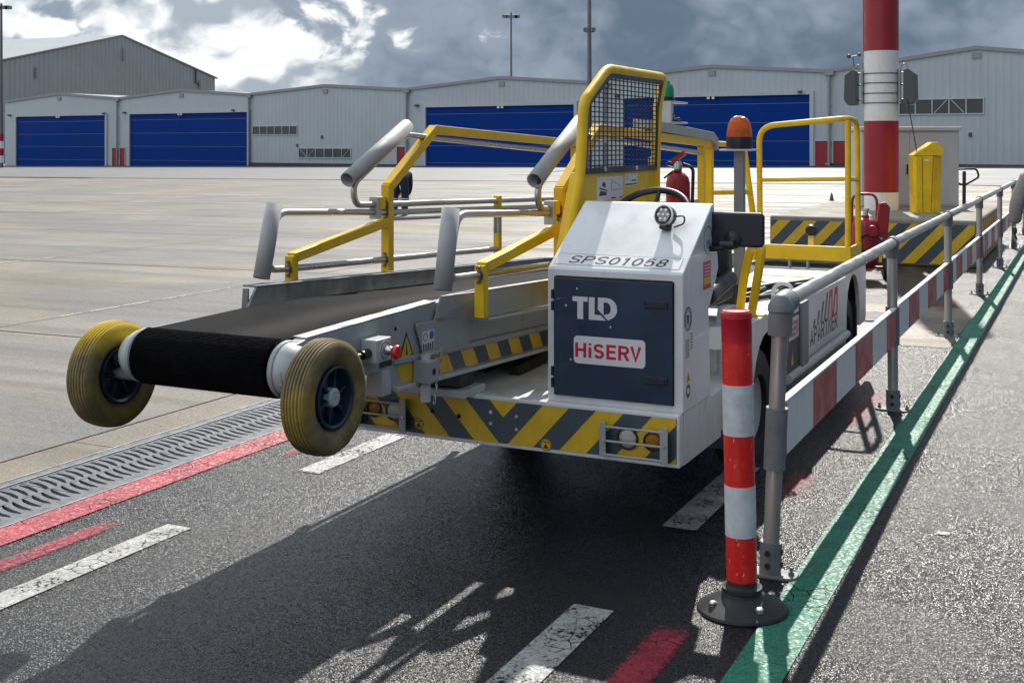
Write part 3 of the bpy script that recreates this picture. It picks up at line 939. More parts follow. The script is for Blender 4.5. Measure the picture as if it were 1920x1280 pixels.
M['taxi'] = paint('taxi_lane', (.12, .125, .13), .6, var=.2, scale=.12, dirt=.3, dirtcol=(.2, .19, .17))
row_band('hangar_forecourt', 0, 3.5, .035, M['plinth_dark'])
row_band('taxi_lane', 3.5, 40, .02, M['taxi'])


# ---- light masts
def mast(loc, h, r, label, arm, striped=False):
    t = thing('light_mast', label, 'light mast', loc, 0, 'floodlight masts')
    part('pole', MB().tube([(0, 0, 0), (0, 0, h)], [r, r * .55], 10), M['mast'], t, smooth=40)
    if striped:
        for k in range(4):
            part('painted_band', MB().lathe([(r * 1.06, .6 + k * .75), (r * 1.06, 1.35 + k * .75)], 12), M['red'] if k % 2 else M['sticker'], t, smooth=40)
    part('cross_arm', MB().tube([(-arm, 0, h * 1.0 - .3), (arm, 0, h - .3)], r * .35, 6), M['mast'], t)
    for x in (-arm, -arm * .35, arm * .6, arm):
        part('floodlight', MB().box(x - .28, x + .28, -.3, .15, h - .62, h - .3), M['mast'], t)
    part('base_plate', MB().box(-r * 2, r * 2, -r * 2, r * 2, 0, .04), M['mast'], t)
    return t


mast((-.1, 132, -.3), 16.2, .17, 'slender floodlight mast behind the hangar roofs, left of the yellow screen', .7)
m2 = mast((5.8, 90, -.3), 20.5, .20, 'tall floodlight mast rising above the yellow mesh screen', .9)
part('camera_arm', MB().tube([(-.35, 0, 10.2), (.35, 0, 10.2)], .05, 6), M['mast'], m2)
for x in (-.32, .32):
    part('camera', MB().box(x - .13, x + .13, -.25, .2, 10.2, 10.5), M['mast'], m2)
mast((-53.2, 125, -1.1), 17.2, .22, 'floodlight mast at the left edge with red and white foot', .8, True)

# ================================================================== plinth, column, cabinet, bin
PL = thing('concrete_plinth', 'low concrete plinth with yellow and dark diagonal hazard stripes', 'plinth', S(-2.43, 11.46, 0), -TH)
PW, PD, PH = 2.63, 4.3, .6
part('concrete_block', MB().box(0, PW, 0, PD, 0, PH), M['concrete_p'], PL, bevel=.03)
part('face_paint', MB().prism(rrect(.02, PW - .02, .03, PH - .06, .01), 'y', -.003, .002), M['slate_dec'], PL)
k = -2
while k < 12:
    a = k * .345 + .12
    poly = [(a, PH - .06), (a + .17, PH - .06), (a + .17 - .48, .03), (a - .48, .03)]
    poly = clip_rect(poly, .025, PW - .025, .03, PH - .06)
    if poly: part('hazard_stripe', MB().prism(poly, 'y', -.006, -.002), M['yellow_dec'], PL)
    k += 1
part('side_paint', MB().prism(rrect(.03, PD - .03, .03, PH - .06, .01), 'x', PW - .002, PW + .003), M['slate_dec'], PL)
k = -1
while k < 20:
    a = k * .33
    poly = clip_rect([(a, .03), (a + .17, .03), (a + .17 - .3, PH - .06), (a - .3, PH - .06)], .035, PD - .035, .03, PH - .06)
    if poly: part('hazard_stripe', MB().prism(poly, 'x', PW + .002, PW + .006), M['yellow_dec'], PL)
    k += 1

colm = thing('striped_column', 'thick red and white banded column standing on the concrete plinth', 'column', S(-1.28, 13.5, .6), -TH)
cr = .245
bands = [0, .26, 1.30, 2.32, 3.36, 4.4, 5.44, 6.5]
for k in range(len(bands) - 1):
    part('painted_band', MB().lathe([(cr, bands[k]), (cr, bands[k + 1])], 40), M['board_white'] if k % 2 == 0 else M['red'], colm, smooth=40)
for z in (1.56, 1.70, 1.85, 1.99):
    st = MB(); st.lathe([(cr + .002, z - .008), (cr + .007, z - .008), (cr + .007, z + .008), (cr + .002, z + .008)], 40, closed=True)
    part('steel_strap', st, M['mast'], colm)
part('cable_pipe', MB().tube([(-cr - .012, -.02, 2.2), (-cr - .012, -.02, 6.4)], .012, 6), M['grey'], colm)


def antenna(side, label):
    t = thing('panel_antenna', label, 'antenna', S(-1.28 + side * .36, 13.47, 2.15), -TH, 'panel antennas on the column')
    s = side
    prof = [(0, 0), (0, .5), (s * .06, .53), (s * .17, .44), (s * .18, .08), (s * .12, .0)]
    part('housing', MB().prism([(x - s * .03, z - .02) for x, z in prof], 'y', -.14, .14), M['slate_pad'], t, bevel=.012)
    bk = MB(); bk.box(-s * .095 - .015, -s * .095 + .015, -.05, .05, .0, .5)
    part('bracket', bk, M['grey'], t)
    for z in (.06, .28, .45):
        part('strut', MB().tube([(-s * .09, 0, z), (0, 0, z)], .012, 8), M['mast'], t, smooth=40)
    part('hanger', MB().tube(fillet([(-s * .09, 0, .5), (-s * .04, 0, .60), (s * .03, 0, .52)], .05), .01, 6), M['grey'], t)
    return t


aL = antenna(-1, 'dark panel antenna on the left side of the striped column')
sn = MB(); sn.tube([(-.02, 0, .52), (-.04, 0, .70)], .008, 6); sn.tube([(-.1, 0, .70), (.05, 0, .72)], .008, 6)
sn.lathe([(.0, -.035), (.03, -.02), (.035, 0), (.03, .02), (0, .035)], 10, c=(-.1, 0, .71)); sn.lathe([(.0, -.03), (.025, -.015), (.03, 0), (.025, .015), (0, .03)], 10, c=(.05, 0, .73))
part('wind_sensor', sn, M['slate_pad'], aL, smooth=60)
aR = antenna(1, 'dark panel antenna on the right side of the striped column')
cable = tag(part('hanging_cable', MB().tube([S(-.92, 13.4, 2.2), S(-.90, 13.35, 2.26), S(-.87, 13.3, 2.1), S(-.74, 13.05, 1.55), S(-.70, 12.95, 1.35)], .008, 6), M['black'], None), 'thin black cable hanging from right antenna down to the yellow bin', 'cable')

uc = thing('utility_cabinet', 'beige electrical cabinet behind the striped column', 'cabinet', S(-1.68, 14.2, .6), R(-1.5))
part('casing', MB().box(0, 1.48, 0, .7, 0, 1.16), M['beige'], uc, bevel=.008)
part('lid', MB().box(-.03, 1.51, -.04, .74, 1.162, 1.225), M['beige'], uc, bevel=.01)
for a, b in ((.01, .725), (.735, 1.47)):
    part('door', MB().box(a, b, -.012, -.001, .03, 1.14), M['beige'], uc, bevel=.004)
part('handle', MB().box(.68, .70, -.04, -.012, .5, .65), M['black'], uc)

bn = thing('waste_bin', 'yellow sheet metal waste bin with slanted lid on the plinth', 'bin', S(-.74, 12.8, .6), R(-8))
sec = [(0, .04), (.04, 0), (.28, 0), (.40, .1), (.40, .36), (0, .36)]
def taper(sec, z0, z1, k0, k1, cx=.2, cy=.18):
    n = len(sec); mb = MB()
    mb.v = [(cx + (x - cx) * k0, cy + (y - cy) * k0, z0) for x, y in sec] + [(cx + (x - cx) * k1, cy + (y - cy) * k1, z1) for x, y in sec]
    mb.f = [tuple(range(n))[::-1], tuple(range(n, 2 * n))] + [(i, (i + 1) % n, n + (i + 1) % n, n + i) for i in range(n)]
    return mb
part('body', taper(sec, 0, .80, .93, 1.0), M['yellow'], bn, bevel=.006)
mb = MB(); mb.prism([(-.005, .805), (.405, .805), (.405, .87), (.33, .99), (.26, .99)], 'y', -.01, .36)
part('lid', mb, M['yellow'], bn, bevel=.006)
part('maker_label', MB().box(.15, .21, -.004, .001, .72, .75), M['sticker'], bn)
part('front_crease', MB().tube([(.27, -.004, .79), (.24, .008, .02)], .003, 5), M['ink'], bn)
part('front_crease', MB().tube([(.12, -.002, .79), (.13, .008, .02)], .003, 5), M['ink'], bn)

# pallet truck behind the plinth
pj = thing('pallet_truck', 'black handled pallet truck parked behind the plinth, right of the beige cabinet', 'pallet truck', S(-.46, 17, 0), R(-10))
part('drawbar', MB().tube([(0, 0, .2), (.0, -.03, 1.1)], .03, 8), M['black'], pj, smooth=40)
part('handle_loop', MB().tube(fillet([(-.16, -.03, 1.13), (.2, -.03, 1.14), (.24, -.03, 1.0), (.0, -.03, .86), (-.2, -.03, .93)], .05, closed=True), .017, 8, closed=True), M['black'], pj, smooth=50)
part('pump', MB().lathe([(.07, .1), (.07, .35), (.04, .37)], 14), M['red'], pj, smooth=40)
for x in (-.25, .12):
    part('fork', MB().box(x, x + .14, .1, 1.25, .06, .12), M['red'], pj, bevel=.01)
part('steering_wheel', MB().lathe([(.08, -.05), (.1, -.04), (.1, .04), (.08, .05)], 16, 'x', (0, 0, .1)), M['rubber'], pj, smooth=40)

# traffic cone far out on the apron
cn = thing('traffic_cone', 'small dark traffic cone standing alone on the far apron', 'cone', S(-5, 29.05, apron_z(-5)), 0)
part('base', MB().prism(rrect(-.13, .13, -.13, .13, .03), 'z', 0, .03), M['black'], cn)
part('cone', MB().lathe([(.1, .03), (.03, .36), (.025, .37), (0, .37)], 16), M['slate_dec'], cn, smooth=40)
cn.scale = (.6, .6, .6)
part('band', MB().lathe([(.078, .14), (.058, .24)], 16), M['slate_pad'], cn, smooth=40)


# ---- wheeled fire extinguisher
we = thing('wheeled_fire_extinguisher', 'red wheeled fire extinguisher standing in front of the plinth', 'fire extinguisher', S(-.86, 9.62, 0), R(-12))
part('cylinder', MB().lathe([(.0, .14), (.11, .15), (.145, .2), (.15, .24), (.15, .62), (.14, .66), (.09, .70), (.04, .715), (.04, .74)], 28), M['red'], we, smooth=40)
part('handle', MB().tube(fillet([(-.12, .1, .2), (-.14, .13, .55), (-.14, .16, .98), (.14, .16, .98), (.14, .13, .55), (.12, .1, .2)], .1), .016, 8), M['red'], we, smooth=50)
part('hose_box', MB().prism([(.1, .5), (.24, .48), (.27, .84), (.21, .90), (.15, .88)], 'y', -.06, .06), M['red'], we, bevel=.01)
part('valve', MB().lathe([(.03, .74), (.03, .80), (.045, .80), (.045, .82), (0, .82)], 14), M['chrome'], we, smooth=40)
part('pressure_gauge', MB().lathe([(.06, -.03), (.065, -.02), (.065, .0), (0, .005)], 18, 'y', (.06, -.15, .57)), M['red'], we, smooth=40)
part('hose', MB().tube([(.13 * math.cos(a) + .03, -.16, .43 + .1 * math.sin(a)) for a in [R(k * 30) for k in range(0, 11)]], .012, 8), M['rubber'], we, smooth=50)
part('axle', MB().tube([(-.22, .1, .13), (.22, .1, .13)], .015, 8), M['red'], we)
part('stand', MB().box(-.12, -.08, -.12, -.08, 0, .2), M['red'], we)
for x in (-.23, .23):
    w_ = part('wheel', MB().lathe([(.09, -.03), (.125, -.028), (.135, -.015), (.135, .015), (.125, .028), (.09, .03)], 26, 'x', (x, .1, .135), closed=True), M['rubber'], we, smooth=40)
    part('rim', MB().lathe([(.0, -.02), (.09, -.024), (.09, .024), (0, .02)], 20, 'x', (x, .1, .135)), M['slate_pad'], w_, smooth=30)

# ================================================================== railing along the footpath
FU = .455
fence = thing('safety_railing', 'grey tube railing with red and white boards along the green line', 'railing', S(FU, 0, 0), -TH)
pv = [-.341 + 3.0 * k for k in range(9)]
for k, v in enumerate(pv):
    tilt = .04 if k == 0 else random.uniform(-.006, .006)
    base = part('post', MB().tube([(0, v, .012), (tilt, v, .96)], .030, 16), M['post_alu'], fence, smooth=40)
    part('foot_socket', MB().tube([(0, v, .01), (tilt * .13, v, .125)], .040, 16), M['fitting'], base, smooth=40)
    fl = MB(); fl.prism(rrect(-.105, .105, v - .045, v + .045, .044, 6), 'z', 0, .012)
    part('foot_flange', fl, M['fitting'], base, bevel=.002)
    for sx in (-.078, .078):
        part('anchor_bolt', MB().lathe([(.011, .012), (.011, .024), (.006, .025), (.006, .04), (0, .04)], 8, c=(sx, v, 0)), M['mast'], base)
    for zz in (.045, .09):
        part('grub_screw', MB().lathe([(.011, -.044), (.011, -.038), (0, -.038)], 10, 'y', (0, v, zz)), M['ink'], base)
        part('grub_screw', MB().lathe([(.011, .036), (.011, .043), (0, .043)], 10, 'x', (tilt * .1, v, zz)), M['ink'], base)
    part('board_socket', MB().tube([(tilt * .4, v, .39), (tilt * .65, v, .615)], .040, 16), M['fitting'], base, smooth=40)
    if k == 0:
        el = fillet([(tilt * .9, v, .88), (tilt, v, .99), (tilt * .95, v + .12, .992)], .055, 8)
        part('elbow', MB().tube(el, .044, 18), M['fitting'], base, smooth=50)
        part('elbow_cap', MB().lathe([(0, .046), (.03, .036), (.046, .0), (.048, -.02)], 18, 'z', (tilt, v - .002, .988)), M['fitting'], base, smooth=60)
    else:
        part('tee_fitting', MB().tube([(tilt, v, .90), (tilt, v, .975)], .040, 16), M['fitting'], base, smooth=40)
        part('tee_collar', MB().tube([(tilt, v - .05, .99), (tilt, v + .05, .99)], .037, 18), M['fitting'], base, smooth=40)
for k in range(len(pv) - 1):
    a = (.04 * .95, pv[0] + .1, .992) if k == 0 else (0, pv[k] + .04, .99)
    part('top_rail', MB().tube([a, (0, pv[k + 1] - .04, .99)], .028, 18), M['post_alu'], fence, smooth=40)
    mid = (pv[k] + pv[k + 1]) / 2 + .3
    part('rail_joint', MB().tube([(0.016 if k == 0 else 0, mid, .991), (0.015 if k == 0 else 0, mid + .02, .991)], .0295, 18), M['chrome'], fence, smooth=40)
    # board made of half metre red and white fields, with white top and bottom edge beads
    v0, v1 = pv[k] + .035, pv[k + 1] - .035
    x0 = .02 if k == 0 else 0
    bd = part('board', MB().prism([(-.011, .402), (.011, .402), (.011, .600), (-.011, .600)], 'y', v0, v1).xf(Matrix.Identity(4)), M['board_white'], fence)
    if k == 0:
        pass
    bd.location = (x0 * .5, 0, 0)
    part('top_bead', MB().box(-.016, .016, v0, v1, .601, .612), M['board_white'], bd, bevel=.003)
    n0 = .317 + (0 if k == 0 else 0)
    vv = .317 - 5 * .49
    idx = 0
    while vv < v1:
        if idx % 2 == 1:
            a, b = max(v0 + .001, vv), min(v1 - .001, vv + .49)
            if b - a > .02:
                part('red_field', MB().box(-.0135, .0135, a, b, .404, .5985), M['board_red'], bd)
        vv += .49; idx += 1

# ---- flexible bollard
bo = thing('flexible_bollard', 'red and white flexible bollard on black rubber foot', 'bollard', S(.451, -.709, 0), -TH)
bo.rotation_euler = (0, R(-1.25), -TH)
ft = [(.0, 0), (.15, 0), (.153, .006), (.150, .014), (.125, .028), (.09, .045), (.066, .058), (.064, .066), (.068, .070), (.068, .082), (.056, .085), (.05, .09), (.047, .115)]
foot = part('rubber_foot', MB().lathe(ft, 40), M['rubber'], bo, smooth=35)
for k in range(4):
    a = R(45 + 90 * k)
    part('foot_bolt', MB().lathe([(.014, 0), (.014, .012), (.008, .016), (0, .016)], 10, c=(.112 * math.cos(a), .112 * math.sin(a), .03)), M['chrome'], foot)
rb = .0515
lv = [(.105, .255, 'red_bright'), (.255, .425, 'white_film'), (.425, .595, 'red_bright'), (.595, .765, 'white_film'), (.765, .905, 'red_bright')]
for a, b, mm in lv:
    r_ = rb + (.0012 if mm == 'white_film' else 0)
    part('band', MB().lathe([(r_, a), (r_, b)], 32), M[mm], bo, smooth=40)
part('cap', MB().lathe([(rb, .905), (rb, .985), (rb + .002, .988), (rb + .001, 1.005), (rb - .006, 1.013), (rb - .014, 1.014), (rb - .016, 1.011), (0, 1.011)], 32), M['red_cap'], bo, smooth=35)
sc = MB()
for k in range(14):
    a = R(random.uniform(200, 340)); z = random.choice([random.uniform(.78, .9), random.uniform(.12, .25), random.uniform(.45, .58)])
    l = random.uniform(.002, .016); w = random.uniform(.0004, .0016)
    r2 = rb + .0006
    p = [(r2 * math.cos(a + da), r2 * math.sin(a + da), z + dz) for da, dz in ((-w / rb, 0), (w / rb, -.002), (w / rb * 2.2, l * .6), (w / rb * 1.1, l), (-w / rb * .2, l * .5))]
    sc.poly(p)
part('scuffs', sc, paint('scuff', (.7, .55, .53), .4), bo)['kind'] = 'stuff'

LK = .938        # overall size of the loader against the first drawing

# ================================================================== belt loader
LD = thing('belt_loader', 'white and yellow airport belt loader with black conveyor and navy front door', 'belt loader', (OX * LK, OY * LK, 1.58 * (1 - LK)), -TH)
LD.scale = (LK, LK, LK)


def lp(name, mb, mat, parent=None, bevel=0.0, smooth=None, seg=2):
    return part(name, mb, M[mat] if isinstance(mat, str) else mat, parent or LD, bevel, smooth, seg=seg)


# --- chassis
ch = lp('chassis', MB().box(-1.56, -.002, .055, 1.0, .27, .462).box(-1.52, -.80, 1.0, 4.4, .2, .36), 'deck', bevel=.004)
lp('front_beam', MB().box(-1.585, 0, 0, .052, .25, .468), 'white', bevel=.006)
lp('side_skirt', MB().box(-.03, .003, .056, .60, .25, .466), 'white_dirty', bevel=.004)
lp('underbody', MB().box(-1.35, -.2, .6, 4.1, .14, .3), 'dark')
# chevron panel
fp = lp('chevron_panel', MB().box(-1.575, -.012, -.003, -.0002, .268, .452), 'slate_dec')
xc, zt, zb, sh = -.800, .452, .268, .168
for a, b in ((-.5, .066), (.19, .312), (.435, .558), (.685, .81)):
    for sg in (1, -1):
        if a < 0 and sg < 0: continue
        poly = [(xc + sg * a, zt), (xc + sg * b, zt), (xc + sg * (b - sh), zb), (xc + sg * (a - sh), zb)]
        if a < 0: poly = [(xc - b, zt), (xc + b, zt), (xc, zt - b * 1.08)]
        elif sg > 0: poly = clip(poly, -1, 0, -xc)
        else: poly = clip(poly, 1, 0, xc)
        poly = clip_rect(poly, -1.573, -.014, zb, zt)
        if poly: lp('yellow_stripe', MB().prism(poly, 'y', -.0042, -.0028), 'yellow_dec', fp)
# corner pieces beyond the last bands
poly = clip_rect([(xc + .93, zt), (xc + 1.05, zt), (xc + 1.05 - sh, zb), (xc + .93 - sh, zb)], -1.573, -.014, zb, zt)
if poly: lp('yellow_stripe', MB().prism(poly, 'y', -.0042, -.0028), 'yellow_dec', fp)
for x, z in ((-.86, .40), (-.86, .35), (-.735, .392), (-.735, .336)):
    lp('panel_bolt', MB().lathe([(.0085, -.0075), (.0085, -.004)], 12, 'y', (x, 0, z)), 'chrome', fp)
for x, z in ((-1.155, .375), (-1.02, .365)):
    lp('panel_hole', MB().lathe([(.011, -.0050), (.011, -.004)], 14, 'y', (x, 0, z)), 'dark', fp)
for x, z in ((-1.225, .312), (-.595, .285)):
    r_ = lp('jacking_sign', MB().prism(circ(x, z, .026, 24), 'y', -.0056, -.0043), 'yellow_dec', fp)
    rg = MB(); rg.lathe([(.022, -.0066), (.0245, -.0066), (.0245, -.0056), (.022, -.0056)], 24, 'y', (x, 0, z), closed=True)
    lp('sign_ring', rg, 'ink', fp)
    lp('sign_mark', MB().prism([(x - .012, z - .015), (x + .012, z - .015), (x, z + .006)], 'y', -.0066, -.0056).prism([(x - .014, z + .009), (x + .014, z + .009), (x + .014, z + .013), (x - .014, z + .013)], 'y', -.0066, -.0056), 'ink', fp)
# head lamps behind guards
def lamp(x, z, r, lens):
    h = lp('head_lamp', MB().lathe([(r * 1.18, -.012), (r * 1.18, -.004), (r, -.004), (r, -.012)], 28, 'y', (x, 0, z), closed=True), 'black', None, smooth=40)
    lp('lens', MB().lathe([(0, -.014), (r * .6, -.0125), (r * .92, -.009), (r, -.004)], 28, 'y', (x, 0, z)), lens, h, smooth=50)
    lp('reflector', MB().lathe([(0, -.0042), (r, -.0042), (r, -.0035), (0, -.0035)], 28, 'y', (x, 0, z)), 'black', h)
lamp(-.222, .352, .040, 'lens'); lamp(-.113, .351, .034, 'amber_small')
lamp(-1.352, .358, .040, 'lens'); lamp(-1.462, .357, .034, 'amber_small')
for a, b in ((-.315, -.052), (-1.525, -1.288)):
    g = lp('lamp_guard', MB().box(a - .017, a + .011, -.05, -.044, .275, .42), 'grey', bevel=.002)
    lp('guard_bar', MB().box(b - .016, b + .018, -.05, -.044, .272, .424), 'grey', g, bevel=.002)
    for x in (a, b):
        lp('guard_leg', MB().box(x - .011, x - .006, -.044, -.003, .28, .415), 'grey', g)
        lp('guard_bolt', MB().lathe([(.006, -.055), (.006, -.05)], 8, 'y', (x + .004, 0, .345)), 'chrome', g)
    for z in (.402, .343, .286):
        lp('guard_rod', MB().tube([(a, -.047, z), (b, -.047, z)], .0052, 8), 'grey', g, smooth=40)

# --- cabinet
prof = [(.035, .467), (.035, 1.035), (.042, 1.046), (.455, 1.308), (.472, 1.312), (.482, 1.30), (.552, 1.02), (.40, .85), (.43, .467)]
lp('cabinet', MB().prism(prof, 'x', -.605, .005), 'white', bevel=.006, seg=3)
lp('cabinet_gap', MB().box(-.60, .0, .04, .42, .4635, .4672), 'dark')
dr = lp('door_gap_shade', MB().box(-.5735, -.0335, .0325, .0352, .4965, 1.0055), 'dark')  # shade of the gap round the door, put in as a dark box
door = lp('cabinet_door', MB().box(-.570, -.037, .020, .0322, .50, 1.002), 'navy', bevel=.0025)
lp('rust_edge', MB().box(-.565, -.04, .031, .0348, 1.0058, 1.0105), paint('rust', (.10, .055, .03), .9, var=.5, scale=40))
for z in (.91, .595):
    l = lp('latch', MB().prism(rrect(-.158, -.058, z - .016, z + .016, .004), 'y', .0135, .0199), 'navy_d', door, bevel=.002)
    lp('latch_lever', MB().box(-.128, -.066, .0105, .0134, z - .010, z + .010), 'black', door, bevel=.001)
for x, z in ((-.46, .958), (-.512, .884), (-.308, .804), (-.49, .655)):
    lp('rivet', MB().lathe([(.006, .0199), (.005, .017), (0, .016)], 10, 'y', (x, 0, z)), 'chrome', door, smooth=50)
for z in (.93, .88, .60, .55):
    lp('hinge', MB().box(-.582, -.571, .016, .032, z - .02, z + .02), 'navy_d', door, bevel=.002)
YD = .0195
lg = MB()
lg.prism([(-.481, .926), (-.412, .926), (-.412, .906), (-.432, .906), (-.432, .831), (-.459, .831), (-.459, .906), (-.481, .906)], 'y', YD - .0015, YD)
lg.prism([(-.406, .926), (-.380, .926), (-.380, .853), (-.353, .853), (-.329, .831), (-.406, .831)], 'y', YD - .0015, YD)
outer = [(-.365, .927), (-.328, .927)] + [(-.328 + .050 * math.sin(R(a)), .880 + .047 * math.cos(R(a))) for a in range(20, 150, 13)] + [(-.3175, .8325)]
inner = [(-.339, .908), (-.328, .908)] + [(-.328 + .021 * math.sin(R(a)), .881 + .027 * math.cos(R(a))) for a in range(20, 150, 13)] + [(-.335, .8545)]
for i in range(len(outer) - 1):
    lg.prism([outer[i], outer[i + 1], inner[i + 1], inner[i]], 'y', YD - .0015, YD)
lg.prism([(-.365, .927), (-.339, .908), (-.339, .852), (-.365, .876)], 'y', YD - .0015, YD)
lg.prism([(-.339, .852), (-.339, .8545), (-.335, .8545), (-.3175, .8325), (-.320, .8325)], 'y', YD - .0015, YD)
lp('maker_logo', lg, 'silver_ink', door)
lp('name_plate', MB().prism(rrect(-.475, -.153, .6425, .7595, .018), 'y', .0165, .0199), 'sign_plate', door, bevel=.0008)
text_part('plate_lettering', 'HiSERV', M['ink_red'], door, (-.468, .0162, .669), (1, 0, 0), (0, 0, 1), .305, .062, bold=.185, spacing=.13)
# sign on the sloping top
sl = Vector((0, .413, .262)).normalized()      # along the slope
nl = Vector((0, -.262, .413)).normalized()
so = Vector((0, .042, 1.046))
def slope(x, t, h=0.0): return so + Vector((x, 0, 0)) + sl * t + nl * h
fr = MB()
for a, b, c, d in ((-.585, -.020, .018, .0195), (-.585, -.020, .092, .0935)):
    fr.add([slope(a, c, .0012), slope(b, c, .0012), slope(b, d, .0012), slope(a, d, .0012)], [(0, 1, 2, 3)])
for a in (-.585, -.0215):
    fr.add([slope(a, .0195, .0012), slope(a + .0015, .0195, .0012), slope(a + .0015, .092, .0012), slope(a, .092, .0012)], [(0, 1, 2, 3)])
pl_ = MB(); pl_.add([slope(-.585, .018, .0006), slope(-.020, .018, .0006), slope(-.020, .0935, .0006), slope(-.585, .0935, .0006)], [(0, 1, 2, 3)])
np_ = lp('number_label', pl_, 'sticker')
lp('label_edge', fr, 'ink', np_)
text_part('label_lettering', 'SPS01058', M['ink'], np_, tuple(slope(-.528, .030, .0014)), (1, 0, 0), tuple(sl), .455, .052, bold=.125, shear=.3, spacing=.15)
# stickers on the cabinet's right side (plane x = .005)
X = .0062
def sside(name, y0, y1, z0, z1, mat, par=None, x=X): return lp(name, MB().box(x - .0008, x, y0, y1, z0, z1), mat, par)
sg = sside('safety_notice', .315, .425, .945, 1.065, 'ink_red')
sside('notice_band', .32, .42, .965, .995, 'yellow_dec', sg, X + .0006)
for k in range(4): sside('notice_line', .33, .41, 1.005 + k * .014, 1.008 + k * .014, 'sticker', sg, X + .0006)
rs = MB(); rs.lathe([(.050, X), (.042, X), (.042, X - .0008), (.050, X - .0008)], 28, 'x', (0, .098, .85), closed=True); rs.lathe([(.036, X), (.033, X), (.033, X - .0008), (.036, X - .0008)], 24, 'x', (0, .098, .85), closed=True)
rs.prism([(.08, .865), (.116, .865), (.112, .835), (.098, .822), (.084, .835)], 'x', X - .0008, X)
lp('round_seal', rs, 'slate_dec')
gn = sside('inspection_label', .055, .115, .685, .775, 'sticker')
for k in range(10): sside('label_line', .059, .111, .690 + k * .008, .6935 + k * .008, 'ink', gn, X + .0006)
g2 = sside('inspection_label', .125, .165, .71, .80, 'sticker')
for k in range(6): sside('label_line', .129, .16, .72 + k * .012, .724 + k * .012, 'ink', g2, X + .0006)
g3 = sside('warning_label', .058, .135, .515, .645, 'sticker')
lp('warning_triangle', MB().prism([(.066, .588), (.127, .588), (.0965, .636)], 'x', X, X + .0006), 'yellow_dec', g3)
lp('warning_mark', MB().prism([(.093, .595), (.100, .595), (.101, .615), (.092, .615)], 'x', X + .0006, X + .001), 'ink', g3)
lp('manual_sign', MB().prism(circ(.0965, .551, .029, 20), 'x', X, X + .0006), 'slate_dec', g3)
lp('manual_mark', MB().prism(rrect(.082, .111, .540, .562, .004), 'x', X + .0006, X + .001), 'sticker', g3)
rs = MB(); rs.lathe([(.062, X), (.059, X), (.059, X - .0008), (.062, X - .0008)], 28, 'x', (0, .385, 1.155), closed=True)
rl = lp('limit_sign', rs, 'ink')
text_part('limit_lettering', '15', M['ink'], rl, (X, .36, 1.12), (0, 1, 0), (0, 0, 1), .05, .035, bold=.14)

# work lamp on the slope
wl = lp('work_lamp', MB().lathe([(0, .03), (.03, .028), (.042, .015), (.045, -.012), (.046, -.022), (.043, -.028)], 24, 'y', (0, 0, 0)), 'black', smooth=40)
wl.location = (-.150, .285, 1.262); wl.rotation_euler = (R(-12), 0, R(-12))
lp('lens', MB().lathe([(.041, -.0265), (.02, -.029), (0, -.030)], 24, 'y'), 'lens', wl, smooth=50)
for q in range(7):
    qa = R(60 * q); qr = 0 if q == 6 else .023
    lp('led', MB().lathe([(.010, -.0285), (.008, -.0325), (0, -.034)], 12, 'y', (qr * math.cos(qa), 0, qr * math.sin(qa))), 'chrome', wl, smooth=60)
lp('bezel', MB().lathe([(.041, -.0255), (.041, -.031), (.047, -.029), (.047, -.02)], 24, 'y', closed=True), 'chrome', wl, smooth=40)
lp('foot', MB().box(-.02, .02, -.02, .02, -.06, -.044).box(-.024, -.018, -.015, .015, -.058, -.02).box(.018, .024, -.015, .015, -.058, -.02), 'black', wl, bevel=.003)
lp('cable_loop', MB().tube(fillet([(.02, .02, .0), (.07, .03, .01), (.075, .03, -.025), (.03, .02, -.045)], .02), .004, 6), 'black', wl, smooth=60)

# mirror
mi = lp('mirror', MB().prism(rrect(-.012, .236, 1.124, 1.276, .022, 5), 'y', .445, .475), 'mirror_case', bevel=.012, seg=4)
mi2 = lp('mirror_shell', MB().lathe([(.0, .428), (.022, .430), (.034, .438), (.040, .446)], 20, 'y', (.10, 0, 1.155)), 'black', mi, smooth=60)
lp('mirror_arm', MB().tube([(-.0, .42, 1.115), (.06, .40, 1.12), (.11, .425, 1.155)], .013, 8), 'black', mi, smooth=50)
lp('mirror_clamp', MB().lathe([(.02, -.03), (.02, .03)], 14, 'x', (.085, .41, 1.135)), 'black', mi, smooth=30)

# steering wheel, column, seat
ring = [(-.385 + .185 * math.cos(a), .74 + .185 * math.sin(a) * math.cos(R(38)), 1.235 + .185 * math.sin(a) * math.sin(R(38))) for a in [2 * math.pi * k / 36 for k in range(36)]]
sw = lp('steering_wheel', MB().tube(ring, .0165, 10, closed=True), 'black', smooth=60)
for a in (90, 210, 330):
    lp('spoke', MB().tube([(-.385, .74, 1.22), (-.385 + .18 * math.cos(R(a)), .74 + .18 * math.sin(R(a)) * math.cos(R(38)), 1.235 + .18 * math.sin(R(a)) * math.sin(R(38)))], .011, 6), 'black', sw)
lp('steering_column', MB().tube([(-.385, .735, 1.225), (-.385, .5, .95)], .03, 10), 'black')
lp('seat_box', MB().box(-.62, -.12, .95, 1.35, .46, .72), 'grey_l', bevel=.006)
lp('seat_bracket', MB().prism([(.72, .62), (.98, .62), (.98, .80), (.90, .80), (.86, .72), (.76, .72)], 'x', -.10, -.03), 'grey_l', bevel=.004)
lp('seat_cushion', MB().prism(rrect(-.60, -.10, .79, .90, .045, 4), 'y', .74, 1.2), 'black', bevel=.015)
lp('seat_back', MB().prism([(-.60, .90), (-.125, .90), (-.13, 1.14), (-.18, 1.20), (-.54, 1.20), (-.595, 1.14)], 'y', 1.17, 1.27), 'black', bevel=.02)
lp('seat_bolster', MB().tube([(-.115, .80, .855), (-.11, 1.14, .905)], .042, 12), 'black', smooth=60)

